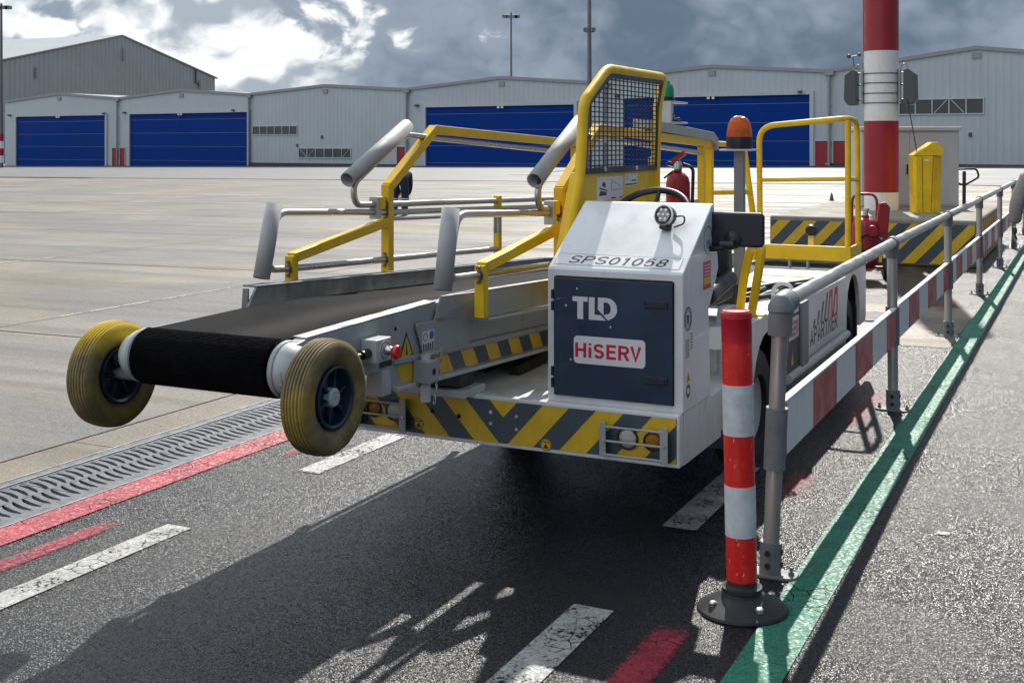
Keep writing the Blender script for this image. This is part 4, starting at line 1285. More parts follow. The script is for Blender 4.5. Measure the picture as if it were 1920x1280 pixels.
# --- engine body on the right
def arch(cy, r, z0, zc, n=10):
    return [(cy - r, z0)] + [(cy - r * math.cos(math.pi * k / n), zc + r * math.sin(math.pi * k / n)) for k in range(n + 1)] + [(cy + r, z0)]
side = [(1.0, .69), (.985, .66), (.985, .27)] + arch(1.49, .315, .262, .29) + [(2.0, .262), (3.62, .262)] + arch(3.945, .255, .262, .40) + [(4.43, .262), (4.46, .30), (4.47, .62), (4.43, .692)]
lp('side_panel', MB().prism(side, 'x', -.03, 0), 'white', bevel=.004)
lp('engine_cover', MB().box(-.80, -.032, .99, 4.42, .62, .686), 'deck', bevel=.006)
lp('engine_housing', MB().box(-.80, -.30, 1.0, 4.4, .3, .618), 'slate_pad')
lp('front_wall', MB().box(-.80, -.032, .985, .998, .3, .686), 'white_dirty')
for cy, r_, z0, zc in ((1.49, .315, .2, .29), (3.945, .255, .2, .40)):
    ou, inn = arch(cy, r_ + .03, z0, zc, 14), arch(cy, r_ + .004, z0, zc, 14)
    ln = MB()
    for i in range(len(ou) - 1):
        ln.prism([ou[i], ou[i + 1], inn[i + 1], inn[i]], 'x', -.298, -.031)
    lp('arch_liner', ln, 'dark')
for k in range(6):
    lp('cover_joint', MB().box(-.78, -.04, 2.15 + k * .28, 2.158 + k * .28, .6855, .6875), 'mast')
lp('oil_stain', MB().prism([(-.42 + .26 * math.cos(R(a)) * 1.2, 3.1 + .5 * math.sin(R(a))) for a in range(0, 360, 15)], 'z', .687, .6878), 'stain')
# recessed grey door with stickers, white door with lettering, sill
lp('side_door', MB().box(.0005, .012, 1.86, 2.30, .29, .665), 'slate_pad', bevel=.003)
lp('side_door_step', MB().box(.012, .03, 2.16, 2.33, .285, .67), 'grey_post', bevel=.003)
sp = lp('side_plate', MB().box(.012, .0132, 1.90, 2.145, .485, .607), 'sticker')
text_part('plate_lettering', 'HiSERV', M['ink_red'], sp, (.0136, 1.905, .50), (0, 1, 0), (0, 0, 1), .235, .085, bold=.185)
lp('rating_plate', MB().box(.012, .0132, 2.03, 2.145, .625, .66), 'sticker')
lp('warning_triangle', MB().prism([(1.955, .345), (2.02, .345), (1.9875, .42)], 'x', .012, .0132), 'yellow_dec')
pd = lp('panel_door', MB().box(.0005, .013, 2.36, 3.60, .33, .675), 'white', bevel=.004)
pp = lp('company_panel', MB().box(.013, .0145, 2.42, 3.30, .36, .655), 'sticker', pd)
text_part('company_lettering', 'APARTNER', M['ink'], pp, (.0150, 2.44, .375), (0, 1, 0), (0, 0, 1), .84, .105, bold=.16)
for k in range(4):
    a = 2.52 + k * .105; h = .045 + k * .04
    lp('logo_stroke', MB().prism([(a, .475), (a + .05, .475), (a + .05 + h * .6, .475 + h), (a + h * .6, .475 + h)], 'x', .0145, .0152), paint('logo_green', (.03, .10, .09), .4) if k else 'slate_dec', pp)
for a in (2.95, 3.12):
    lp('logo_letter', MB().prism([(a, .475), (a + .045, .475), (a + .10, .60), (a + .13, .60), (a + .13, .475), (a + .17, .475), (a + .17, .645), (a + .075, .645)], 'x', .0145, .0152), 'ink_red', pp)
lp('sill', MB().tube([(.012, 1.86, .285), (.012, 3.62, .285)], .028, 10), 'grey_l', smooth=40)
lp('lower_skirt', MB().box(-.02, .006, 1.83, 3.64, .16, .262), 'slate_pad', bevel=.006)
lp('rear_mudflap', MB().box(-.2, -.02, 4.20, 4.21, .12, .45), 'rubber')
for x in (-.14, -1.42):
    for cy in (1.49, 3.945):
        w_ = lp('road_wheel', MB().lathe([(.17, -.09), (.265, -.095), (.297, -.08), (.306, -.05), (.306, .05), (.297, .08), (.265, .095), (.17, .09)], 32, 'x', (x, cy, .203), closed=True), 'rubber', smooth=40)
        lp('rim', MB().lathe([(0, .04), (.06, .05), (.06, .03), (.17, .06), (.17, -.06), (0, -.06)], 24, 'x', (x, cy, .203)), 'grey_l', w_, smooth=35)
lp('front_mudguard', MB().box(-.30, -.06, 1.12, 1.14, .06, .5), 'slate_pad')
# grab handle by the seat
gh = fillet([(-.17, 1.56, .69), (-.145, 1.56, .88), (-.11, 1.56, 1.03), (-.02, 1.45, 1.05), (-.045, 1.44, .88), (-.072, 1.42, .69)], .05)
gr = lp('grab_rail', MB().tube(gh, .023, 12), 'yellow', smooth=50)
for p in ((-.17, 1.56), (-.06, 1.42)):
    lp('rail_foot', MB().box(p[0] - .03, p[0] + .06, p[1] - .035, p[1] + .035, .688, .698), 'yellow', gr, bevel=.002)
# hoses and cable on the engine cover
hs = lp('hose_bundle', MB().tube(fillet([(-.30, 1.85, .70), (-.2, 2.1, .73), (-.25, 2.5, .71), (-.05, 2.85, .72), (-.10, 3.1, .70)], .15), .018, 8).tube(fillet([(-.32, 1.8, .70), (-.12, 2.15, .705), (-.2, 2.6, .70), (-.02, 2.8, .71)], .15), .015, 8).tube([(-.35, 2.2, .71), (-.15, 2.45, .74)], .02, 8), 'rubber', smooth=60)
lp('hose_box', MB().box(-.38, -.24, 1.72, 1.92, .688, .80), 'black', bevel=.008)
lp('cable_ring', MB().tube([(-.04 + .055 * math.cos(a), 1.98 + .02 * math.sin(a), .745 + .05 * math.sin(a)) for a in [2 * math.pi * k / 20 for k in range(20)]], .011, 8, closed=True), 'sticker', smooth=60)
# orange beacon on its post
bp_ = lp('beacon_post', MB().box(-.264, -.210, 1.78, 1.83, .69, 1.535), 'grey_post', bevel=.004)
lp('beacon_plate', MB().box(-.33, -.15, 1.72, 1.89, 1.535, 1.545), 'grey_l', bevel=.002)
be = lp('beacon', MB().lathe([(.070, 1.546), (.072, 1.56), (.071, 1.61), (.0705, 1.612)], 28, c=(-.239, 1.805, 0)), 'black', smooth=40)
lp('dome', MB().lathe([(.0705, 1.613), (.068, 1.645), (.060, 1.685), (.046, 1.714), (.026, 1.727), (0, 1.729)], 28, c=(-.239, 1.805, 0)), 'amber', be, smooth=60)
lp('bulb_unit', MB().lathe([(.03, 1.60), (.03, 1.66), (.012, 1.68), (0, 1.68)], 16, c=(-.239, 1.805, 0)), 'chrome', be, smooth=40)

# --- rear platform guard
rg = lp('platform_rail', MB().tube(fillet([(-.675, 4.0, .74), (-.685, 4.0, 1.70), (-.045, 4.0, 1.755), (-.045, 4.35, 1.74), (-.04, 4.38, .74)], .12, 6), .021, 12), 'yellow', smooth=50)
lp('mid_rail', MB().tube([(-.68, 4.0, 1.31), (-.045, 4.0, 1.325), (-.045, 4.36, 1.31)], .017, 10), 'yellow', smooth=40)
lp('platform_post', MB().tube([(-.047, 4.0, .76), (-.047, 4.0, 1.74)], .021, 12), 'yellow', smooth=50)
lp('toe_board', MB().box(-.68, -.02, 3.955, 3.975, .74, .845).box(-.035, -.018, 3.976, 4.38, .74, .845), 'yellow', bevel=.003)
lp('platform_floor', MB().box(-.8, -.02, 3.98, 4.46, .725, .738), 'galv')
for x in (-.45, -.32):
    lp('floor_bracket', MB().box(x, x + .012, 3.9, 3.954, .687, .74), 'grey')
rl_ = lp('rear_lamp', MB().lathe([(0, -.02), (.035, -.02), (.045, .0), (.042, .03), (0, .035)], 18, 'y', (-.37, 4.3, .93)), 'black', smooth=40)
lp('lamp_stem', MB().box(-.39, -.35, 4.29, 4.31, .738, .89), 'chrome', rl_)
lp('rear_stay', MB().tube([(-.80, 4.0, 1.56), (-.73, 4.0, 1.05), (-.72, 4.0, .72)], .023, 10), 'yellow', smooth=50)
lp('cross_rail', MB().tube([(-.847, 3.28, 1.58), (-.80, 4.0, 1.56)], .019, 10), 'yellow', smooth=40)
lp('cross_rail', MB().tube([(-.847, 3.28, 1.24), (-.745, 4.0, 1.22)], .019, 10), 'yellow', smooth=40)

# --- conveyor boom
lpoly = [(-1.24, .695), (-1.31, .705), (-1.345, .745), (-1.35, .79), (-1.325, .845), (-1.27, .872), (-1.20, .880), (-.6, .884), (.9, .818), (4.4, .66), (4.4, .40), (.85, .54), (-.625, .603), (-.645, .688)]
fpoly = [(-1.24, .695), (-1.31, .705), (-1.345, .745), (-1.35, .79), (-1.325, .845), (-1.27, .875), (-1.20, .886), (-.27, .905), (.15, .905), (.9, .868), (4.4, .715), (4.4, .40), (.85, .54), (-.625, .603), (-.645, .688)]
for a, b, pl2 in ((-1.035, -.985, fpoly), (-1.705, -1.662, lpoly)):
    lp('boom_frame', MB().prism(pl2, 'x', a, b), 'grey', bevel=.004)
lp('frame_flange', MB().add([(-1.045, -1.2, .8875), (-.985, -1.2, .8875), (-.985, -.27, .9065), (-1.045, -.27, .9065), (-1.045, -1.2, .8925), (-.985, -1.2, .8925), (-.985, -.27, .9115), (-1.045, -.27, .9115)],
   [(0, 1, 2, 3), (4, 5, 6, 7), (0, 1, 5, 4), (1, 2, 6, 5), (2, 3, 7, 6), (3, 0, 4, 7)]), 'alu')
def rail_line(v):       # height of the lower frame edge
    return .603 - (v + .625) * .0427
lp('frame_rib', MB().prism([(-.62, rail_line(-.62) + .095), (4.3, rail_line(4.3) + .095), (4.3, rail_line(4.3) + .118), (-.62, rail_line(-.62) + .118)], 'x', -.985, -.972), 'grey', bevel=.003)
lp('frame_lip', MB().prism([(-.62, rail_line(-.62) - .012), (4.3, rail_line(4.3) - .012), (4.3, rail_line(4.3) + .006), (-.62, rail_line(-.62) + .006)], 'x', -.985, -.966), 'grey_l', bevel=.003)
lp('boom_side_wall', MB().prism([(-.02, .93), (.62, .905), (4.35, .745), (4.35, .62), (.62, .79), (-.02, .815)], 'x', -.905, -.878), 'grey', bevel=.004)
lp('wall_web', MB().prism([(-.02, .80), (4.35, .61), (4.35, .622), (-.02, .812)], 'x', -.985, -.878), 'grey_l')
lp('wall_cap', MB().prism([(-.02, .9305), (.62, .9055), (4.35, .7455), (4.35, .752), (.62, .912), (-.02, .937)], 'x', -.907, -.876), 'grey_l')
lp('upper_ledge', MB().prism([(.16, .80), (4.3, .625), (4.3, .64), (.16, .815)], 'x', -.985, -.955), 'grey_l', bevel=.003)
v = -.60
k = 0
while v < 1.1:
    n = .155 if k < 2 else .118
    if not (-.36 < v + n * .5 < -.28 and False):
        z0 = lambda y: rail_line(y) + .010
        z1 = lambda y: rail_line(y) + .088
        poly = [(v + .05, z0(v)), (v + n + .05, z0(v + n)), (v + n, z1(v + n)), (v, z1(v))]
        lp('hazard_stripe', MB().prism(poly, 'x', -.9852, -.9838), 'yellow_dec' if k % 2 == 0 else 'slate_dec')
    v += n; k += 1
# belt
top = [(-1.20, .884), (-.55, .894), (4.35, .672)]
nose = [(-1.262 + .098 * math.cos(R(a)), .788 + .098 * math.sin(R(a))) for a in range(100, 271, 10)]
path = top[::-1] + nose + [(-1.1, .70), (4.3, .46)]
prof2 = []
bt = MB(); xs = [-1.658, -1.043]
vs_ = []
for (y, z) in path: vs_ += [(xs[0], y, z), (xs[1], y, z)]
fs_ = [(2 * i, 2 * i + 1, 2 * i + 3, 2 * i + 2) for i in range(len(path) - 1)]
bt.add(vs_, fs_)
belt = lp('conveyor_belt', bt, 'belt', smooth=40)
so_ = belt.modifiers.new('solid', 'SOLIDIFY'); so_.thickness = .007; so_.offset = 0
rb_ = MB()
for a in range(94, 272, 4):
    y, z = -1.262 + .1025 * math.cos(R(a)), .788 + .1025 * math.sin(R(a))
    rb_.tube([(xs[0] + .004, y, z), (xs[1] - .004, y, z)], .0030, 5)
rb2 = lp('belt_ribs', rb_, 'belt', belt); rb2['kind'] = 'stuff'
# drum ends and nose wheels
for sgn, x0, x1 in ((1, -1.042, -.945), (-1, -1.659, -1.76)):
    lp('drum_end', MB().lathe([(.094, x0), (.096, x0 + sgn * .015), (.092, x0 + sgn * .045), (.075, x0 + sgn * .075), (.05, x1)], 28, 'x', (0, -1.262, .787)), 'grey_l', smooth=40)
    lp('drum_ring', MB().lathe([(.099, x0 + sgn * .008), (.101, x0 + sgn * .012), (.101, x0 + sgn * .02), (.099, x0 + sgn * .024)], 28, 'x', (0, -1.262, .787)), 'grey', smooth=40)
    lp('axle', MB().tube([(x0, -1.26, .71), (x0 + sgn * .22, -1.26, .705)], .022, 12), 'grey', smooth=40)


def tyre_prof(R0, ri, hw):
    p = []
    # inner bead to sidewall (left)
    p += [(ri, -hw * .62), (ri + .012, -hw * .80), (ri + .035, -hw * .96), (R0 - .035, -hw), (R0 - .018, -hw * .93), (R0 - .008, -hw * .78)]
    n = 6
    for k in range(n):
        a = -hw * .70 + k * (hw * 1.4) / n; w = hw * 1.4 / n
        cr_ = R0 - .006 * ((a + w / 2) / (hw)) ** 2 * 1.6
        p += [(cr_ - .004, a + w * .06), (cr_, a + w * .22), (cr_, a + w * .78), (cr_ - .004, a + w * .94)]
    q = [(r, -h) for r, h in p[:6]][::-1]
    return p + q


for x, rot in ((-.868, .3), (-1.832, 1.0)):
    sgn = 1 if x > -1.2 else -1
    wh = lp('nose_wheel', MB().lathe(tyre_prof(.2, .108, .056), 64, 'x', (x, -1.26, .705), closed=True), 'tyre_y' if sgn > 0 else 'tyre_y2', smooth=35)
    rm = MB()
    rm.lathe([(.110, -.050), (.110, .050), (.102, .052), (.094, .046), (.090, .020), (.086, .012), (.03, .018), (.03, -.02), (.086, -.012), (.094, -.046), (.102, -.052)], 40, 'x', (x, -1.26, .705), closed=True)
    lp('rim', rm, 'navy_d', wh, smooth=30)
    for k in range(6):
        a = rot + k * math.pi / 3
        for sd in (1, -1):
            c, s_ = math.cos(a), math.sin(a)
            def pt(r, t, h): return (x + h * sd, -1.26 + r * c - t * s_, .705 + r * s_ + t * c)
            sp_ = MB(); sp_.add([pt(.03, -.012, .012), pt(.092, -.005, .010), pt(.092, .005, .010), pt(.03, .012, .012), pt(.03, -.005, .034), pt(.092, -.002, .034), pt(.092, .002, .034), pt(.03, .005, .034)],
                 [(0, 1, 2, 3), (4, 5, 6, 7), (0, 1, 5, 4), (1, 2, 6, 5), (2, 3, 7, 6), (3, 0, 4, 7)])
            lp('spoke', sp_, 'navy_d', wh)
    lp('hub_cap', MB().lathe([(.034, .018 * sgn), (.033, .040 * sgn), (.028, .045 * sgn), (.010, .047 * sgn), (.009, .044 * sgn), (0, .044 * sgn)], 24, 'x', (x, -1.26, .705)), 'grey_l', wh, smooth=35)
# small plates on the right side of the boom
gp = lp('guard_plate', MB().prism([(-.455, .842), (-.31, .835), (-.255, .930), (.109, .925), (.109, .74), (.0, .692), (-.36, .704), (-.405, .712), (-.462, .83)], 'x', -.978, -.970), 'grey', bevel=.003)
lp('plate_fold', MB().add([(-.972, -.31, .842), (-.972, -.255, .932), (-.874, -.01, .936), (-.874, -.01, .80), (-.966, -.30, .842), (-.966, -.25, .930), (-.868, -.01, .934), (-.868, -.01, .80)], [(0, 1, 2, 3), (4, 5, 6, 7), (0, 1, 5, 4), (1, 2, 6, 5), (2, 3, 7, 6), (3, 0, 4, 7)]), 'grey_post', gp)
for y, z in ((-.05, .905), (-.05, .835)):
    lp('bolt', MB().lathe([(.012, -.882), (.012, -.868), (.006, -.864), (0, -.864)], 10, 'x', (0, y, z)), 'chrome', gp)
ss = lp('symbol_label', MB().box(-.970, -.9692, -.415, -.315, .71, .80), 'sticker', gp)
lp('blue_symbol', MB().prism(circ(-.338, .778, .018, 18), 'x', -.9692, -.9686), paint('blue_ink', (.02, .16, .38), .4), gp)
lp('ban_symbol', MB().lathe([(.018, -.9686), (.014, -.9686), (.014, -.9692), (.018, -.9692)], 18, 'x', (0, -.39, .776), closed=True), 'ink_red', gp)
for k in range(5):
    lp('symbol_line', MB().box(-.9692, -.9686, -.41 + k * .019, -.399 + k * .019, .718, .750 - .004 * (k % 2)), 'slate_dec', gp)
wt = lp('warning_sign', MB().prism([(-.575, .710), (-.462, .710), (-.5185, .815)], 'x', -.985, -.9825), 'ink')
lp('sign_face', MB().prism([(-.562, .717), (-.475, .717), (-.5185, .799)], 'x', -.9825, -.982), 'yellow_dec', wt)
lp('sign_mark', MB().prism([(-.526, .724), (-.511, .724), (-.515, .745), (-.517, .775), (-.520, .775), (-.522, .745)], 'x', -.982, -.9815), 'ink', wt)
for y, z in ((-.60, .838),):
    lp('frame_hole', MB().lathe([(.009, -.9848), (.009, -.984), (0, -.984)], 12, 'x', (0, y, z)), 'dark')
eb = lp('switch_box', MB().box(-.985, -.915, -.855, -.745, .745, .835), 'grey_l', bevel=.005)
lp('switch_dial', MB().lathe([(.036, -.9145), (.036, -.912), (0, -.912)], 24, 'x', (0, -.795, .79)), 'sticker', eb)
lp('dial_ring', MB().lathe([(.030, -.9118), (.033, -.9118), (.033, -.911), (.030, -.911)], 24, 'x', (0, -.795, .79), closed=True), 'ink', eb)
lp('switch_neck', MB().lathe([(.018, -.912), (.018, -.89), (.014, -.88)], 16, 'x', (0, -.795, .79)), 'chrome', eb, smooth=40)
lp('stop_button', MB().lathe([(.014, -.882), (.026, -.872), (.028, -.862), (.024, -.855), (0, -.853)], 20, 'x', (0, -.79, .785)), 'red_bright', eb, smooth=50)
lp('cable_gland', MB().tube([(-.95, -.855, .785), (-.95, -.90, .782)], .018, 10).tube([(-.95, -.90, .782), (-.955, -.95, .785), (-.97, -1.05, .80)], .010, 8), 'black', eb, smooth=40)
lp('label_black', MB().box(-.985, -.9835, -.72, -.63, .70, .765), 'ink')
# bracket with pin and chain
bk = lp('pin_bracket', MB().box(-.983, -.905, -.47, -.39, .600, .690), 'grey', bevel=.004)
lp('bracket_hole', MB().lathe([(.014, -.905), (.014, -.9042), (0, -.9042)], 14, 'x', (0, -.43, .645)), 'dark', bk)
lp('pin', MB().tube([(-.945, -.43, .52), (-.945, -.43, .715)], .021, 14), 'grey_l', bk, smooth=40)
lp('pin_handle', MB().tube([(-.945, -.445, .713), (-.945, -.30, .715)], .009, 8), 'chrome', bk, smooth=40)
ck = MB()
for k in range(10):
    c = Vector((-.938, -.315 - .006 * k, .70 - .021 * k))
    lk = []
    for j in range(10):
        a = 2 * math.pi * j / 10
        p, q = .006 * math.cos(a), .0135 * math.sin(a)
        lk.append(c + (Vector((p, 0, q)) if k % 2 else Vector((0, p, q))))
    ck.tube(lk, .0017, 5, closed=True)
cc = lp('chain', ck, 'chrome', bk); cc['kind'] = 'stuff'
lp('boom_stop', MB().box(-1.25, -.94, -.10, .10, .466, .50), 'grey_l', bevel=.004)
lp('rubber_buffer', MB().box(-1.22, -.98, -.07, .07, .50, .57), 'rubber', bevel=.01)
lp('boom_end_block', MB().box(-1.06, -.986, -.70, -.628, .585, .69), 'grey_l', bevel=.004)
for k in range(3):
    lp('lift_strut', MB().tube([(-1.35 + k * .18, .5, .47), (-1.35 + k * .18, 1.3 + .1 * k, .55)], .03, 10), 'dark')
# left galvanised side plate with return flange
lp('side_plate', MB().prism([(-.60, .866), (-.53, .962), (4.3, .735), (4.3, .655), (2.55, .738)], 'x', -1.735, -1.722), 'galv', bevel=.002)
lp('plate_flange', MB().add([(-1.722, -.535, .957), (-1.80, -.53, .957), (-1.80, 4.3, .73), (-1.722, 4.3, .73), (-1.722, -.535, .965), (-1.80, -.53, .965), (-1.80, 4.3, .738), (-1.722, 4.3, .738)],
   [(0, 1, 2, 3), (4, 5, 6, 7), (0, 1, 5, 4), (1, 2, 6, 5), (2, 3, 7, 6), (3, 0, 4, 7)]), 'galv')
lp('plate_end', MB().prism([(-1.772, .868), (-1.737, .868), (-1.737, .955), (-1.765, .955)], 'y', -.575, -.567), 'galv')
lp('belt_skirt', MB().add([(-1.662, -.58, .890), (-1.722, -.58, .872), (-1.722, 4.3, .655), (-1.662, 4.3, .677)], [(0, 1, 2, 3)]), 'galv')

# --- handrails with steel tubes and sleeves
def handrail(u, side):
    def box_bar(name, pts, a=.046, b=.046):
        return lp(name, MB().tube([(u, y, z) for y, z in pts], .02, rect=(a, b)), 'yellow', bevel=.003)
    zb = .925 if side == 'L' else .83
    box_bar('rail_post', [(-.12, zb), (-.12, 1.055)])
    box_bar('sloped_bar', [(-.12, 1.045), (.725, 1.165)])
    box_bar('rail_post', [(.725, .895 if side == 'L' else .80), (.725, 1.36)], .05, .05)
    box_bar('sloped_bar', [(.725, 1.345), (1.225, 1.66)], .05, .05)
    box_bar('top_bar', [(1.21, 1.655), (3.30, 1.575)], .05, .05)
    box_bar('rail_post', [(3.28, .70), (3.28, 1.58)], .05, .05)
    box_bar('short_post', [(2.03, .80), (2.03, 1.25)], .04, .04)
    if side == 'R': box_bar('inner_post', [(3.10, .70), (3.10, 1.56)], .045, .045)
    v1 = -.25 if side == 'L' else -.36
    zt_, zl = (1.262, 1.0) if side == 'L' else (1.285, 1.02)
    # front loop and its sleeve
    lp('steel_tube', MB().tube(fillet([(u, 2.9, 1.14), (u, .725, zt_ - .05), (u, v1 + .02, zt_), (u, v1 - .06, zl + .005), (u, .0, zl - .01), (u, .725, zl - .035), (u, 2.05, .915)], .07, 6), .0165, 10), 'steel', smooth=50)
    (a, b) = ((-.252, 1.30), (-.345, .972)) if side == 'L' else ((-.392, 1.312), (-.462, .985))
    sl_ = MB().tube([(u, a[0], a[1]), (u, b[0], b[1])], .038, 20, caps=False)
    s1 = lp('sleeve', sl_, 'pad', smooth=50); m_ = s1.modifiers.new('solid', 'SOLIDIFY'); m_.thickness = .006
    # upper loop and sleeve
    lp('steel_tube', MB().tube(fillet([(u, 3.0, 1.19), (u, .725, 1.255), (u, .415 if side == 'L' else .475, 1.265), (u, .395 if side == 'L' else .455, 1.37), (u, .90, 1.625), (u, 1.25, 1.605), (u, 3.05, 1.515)], .075, 6), .0165, 10), 'steel', smooth=50)
    (a, b) = ((.345, 1.395), (.925, 1.672)) if side == 'L' else ((.425, 1.402), (.985, 1.69))
    s2 = lp('sleeve', MB().tube([(u, a[0], a[1]), (u, b[0], b[1])], .040, 20, caps=False), 'pad', smooth=50); m_ = s2.modifiers.new('solid', 'SOLIDIFY'); m_.thickness = .006
    lp('thin_rod', MB().tube([(u, .74, 1.175), (u, 2.9, 1.10)], .009, 8), 'steel', smooth=40)
    ub = lp('tube_clamp', MB().box(u - .026, u + .026, .585, .625, 1.185, 1.30), 'yellow' if False else 'grey_l', bevel=.004)
    lp('clamp_cap', MB().box(u - .03, u + .03, .60, .66, 1.235, 1.30), 'yellow', ub, bevel=.003)
    for y, z in ((-.12, zl - .005), (.725, zl - .035), (.725, zt_ - .05), (.725, 1.255)):
        rg_ = [(u + .0, y - .027, z + .024 * q) for q in (-1.3, 1.3)]
        for p in rg_:
            lp('u_bolt_nut', MB().lathe([(.008, -.006), (.008, .006)], 8, 'y', p), 'mast')
        lp('u_bolt', MB().tube([(u - .012, y - .026, z - .033), (u + .016, y - .028, z - .014), (u + .02, y - .028, z), (u + .016, y - .028, z + .014), (u - .012, y - .026, z + .033)], .004, 6), 'mast', smooth=50)
    for y in (1.93, 1.99):
        lp('hanging_tab', MB().prism([(-.016 + y, 1.02), (.016 + y, 1.02), (.02 + y, 1.05), (.012 + y, 1.09), (.018 + y, 1.15), (-.018 + y, 1.15), (-.012 + y, 1.09), (-.02 + y, 1.05)], 'x', u + .03, u + .038), 'pad')


handrail(-1.843, 'L'); handrail(-.847, 'R')
lp('rail_cover', MB().tube([(-.847, 1.9, 1.69), (-.847, 3.22, 1.625), (-.847, 3.31, 1.59), (-.847, 3.315, 1.53)], .03, rect=(.10, .055)), 'grey', bevel=.004)
hb = lp('beacon_box', MB().box(-.90, -.79, 2.28, 2.31, 1.70, 1.835).box(-.90, -.79, 2.31, 2.62, 1.70, 1.71).box(-.90, -.885, 2.31, 2.62, 1.71, 1.835).box(-.90, -.79, 2.31, 2.62, 1.825, 1.835), 'grey_l', bevel=.003)
lp('wiring', MB().tube(fillet([(-.84, 2.35, 1.71), (-.83, 2.45, 1.76), (-.86, 2.5, 1.72), (-.83, 2.58, 1.73)], .03), .012, 6), 'black', hb)
gb = lp('green_beacon', MB().lathe([(.05, 1.836), (.05, 1.86), (.046, 1.862)], 20, c=(-.845, 2.36, 0)), 'black', smooth=40)
lp('dome', MB().lathe([(.046, 1.862), (.044, 1.91), (.036, 1.935), (.022, 1.944), (.02, 1.96), (0, 1.962)], 20, c=(-.845, 2.36, 0)), 'green', gb, smooth=60)
lp('dome_core', MB().lathe([(.03, 1.86), (.028, 1.92), (0, 1.93)], 14, c=(-.845, 2.36, 0)), 'green_dome', gb, smooth=60)

# --- mesh screen between driver and belt
us = -.66
scr = lp('screen_frame', MB().tube(fillet([(us, .28, .95), (us, .535, 1.44), (us, .575, 1.775), (us, .88, 1.948), (us, 1.755, 1.948), (us, 1.648, 1.775), (us, 1.615, 1.43), (us, 1.62, .8)], .06, 5), .026, 12), 'yellow', smooth=50)
lp('screen_flange', MB().prism([(.255, .92), (.51, 1.44), (.545, 1.44), (.34, .92)], 'x', -.70, -.645), 'yellow', scr, bevel=.003)
lp('screen_plate', MB().prism([(.30, .80), (.30, .98), (.55, 1.432), (1.60, 1.432), (1.61, .80)], 'x', us - .006, us + .004), 'yellow', bevel=.002)
mp = [(.565, 1.445), (.605, 1.765), (.895, 1.918), (1.70, 1.918), (1.615, 1.76), (1.595, 1.445)]
ed = MB()
for i in range(len(mp)):
    a, b = mp[i], mp[(i + 1) % len(mp)]
    ed.tube([(us + .012, a[0], a[1]), (us + .012, b[0], b[1])], .014, rect=(.008, .03))
ms = lp('mesh_edge', ed, 'navy_d')
wm = MB()
def span(poly, axis, c):
    xs_ = []
    for i in range(len(poly)):
        p, q = poly[i], poly[(i + 1) % len(poly)]
        if (p[axis] - c) * (q[axis] - c) < 0:
            t = (c - p[axis]) / (q[axis] - p[axis]); xs_.append(p[1 - axis] + (q[1 - axis] - p[1 - axis]) * t)
    return (min(xs_), max(xs_)) if len(xs_) >= 2 else None
for k in range(1, 20):
    c = .57 + k * .0565
    r_ = span(mp, 0, c)
    if r_: wm.tube([(us + .014, c, r_[0]), (us + .014, c, r_[1])], .0032, 5)
for k in range(1, 20):
    c = 1.447 + k * .0236
    r_ = span(mp, 1, c)
    if r_: wm.tube([(us + .010, r_[0], c), (us + .010, r_[1], c)], .0028, 5)
w2 = lp('wire_mesh', wm, 'navy_d', ms); w2['kind'] = 'stuff'
for y in (.80, 1.25): lp('screen_bolt', MB().lathe([(.012, us + .016), (.012, us + .026), (0, us + .026)], 10, 'x', (0, y, 1.45)), 'chrome', ms)
st = lp('chart_label', MB().prism([(.735, 1.295), (1.09, 1.295), (1.09, 1.412), (.735, 1.412)], 'x', us + .004, us + .0052), 'sticker')
lp('chart_mark', MB().prism([(.76, 1.32), (.86, 1.32), (.86, 1.335), (.78, 1.345)], 'x', us + .0052, us + .006).prism([(.76, 1.355), (.775, 1.36), (.87, 1.345), (.87, 1.338)], 'x', us + .0052, us + .006).prism([(.80, 1.365), (.85, 1.36), (.84, 1.385), (.81, 1.385)], 'x', us + .0052, us + .006), 'ink', st)
lp('chart_line', MB().tube([(us + .0055, .93, 1.40), (us + .0055, .93, 1.345), (us + .0055, 1.07, 1.345)], .0012, 4).tube([(us + .0055, .94, 1.39), (us + .0055, 1.05, 1.36)], .001, 4).box(us + .0052, us + .006, .93, .99, 1.30, 1.307).box(us + .0052, us + .006, 1.04, 1.08, 1.30, 1.307), 'ink', st)
s2 = lp('chart_label', MB().prism([(1.12, 1.355), (1.31, 1.355), (1.31, 1.42), (1.12, 1.42)], 'x', us + .004, us + .0052), 'sticker')
lp('chart_line', MB().tube([(us + .0055, 1.16, 1.41), (us + .0055, 1.16, 1.385)], .0012, 4).box(us + .0052, us + .006, 1.22, 1.29, 1.38, 1.387).box(us + .0052, us + .006, 1.13, 1.30, 1.361, 1.368), 'ink', s2)
lp('plate_stay', MB().box(us - .045, us - .008, .52, .56, .8, 1.4).box(us - .045, us - .008, 1.62, 1.68, .8, 1.5), 'yellow', bevel=.003)

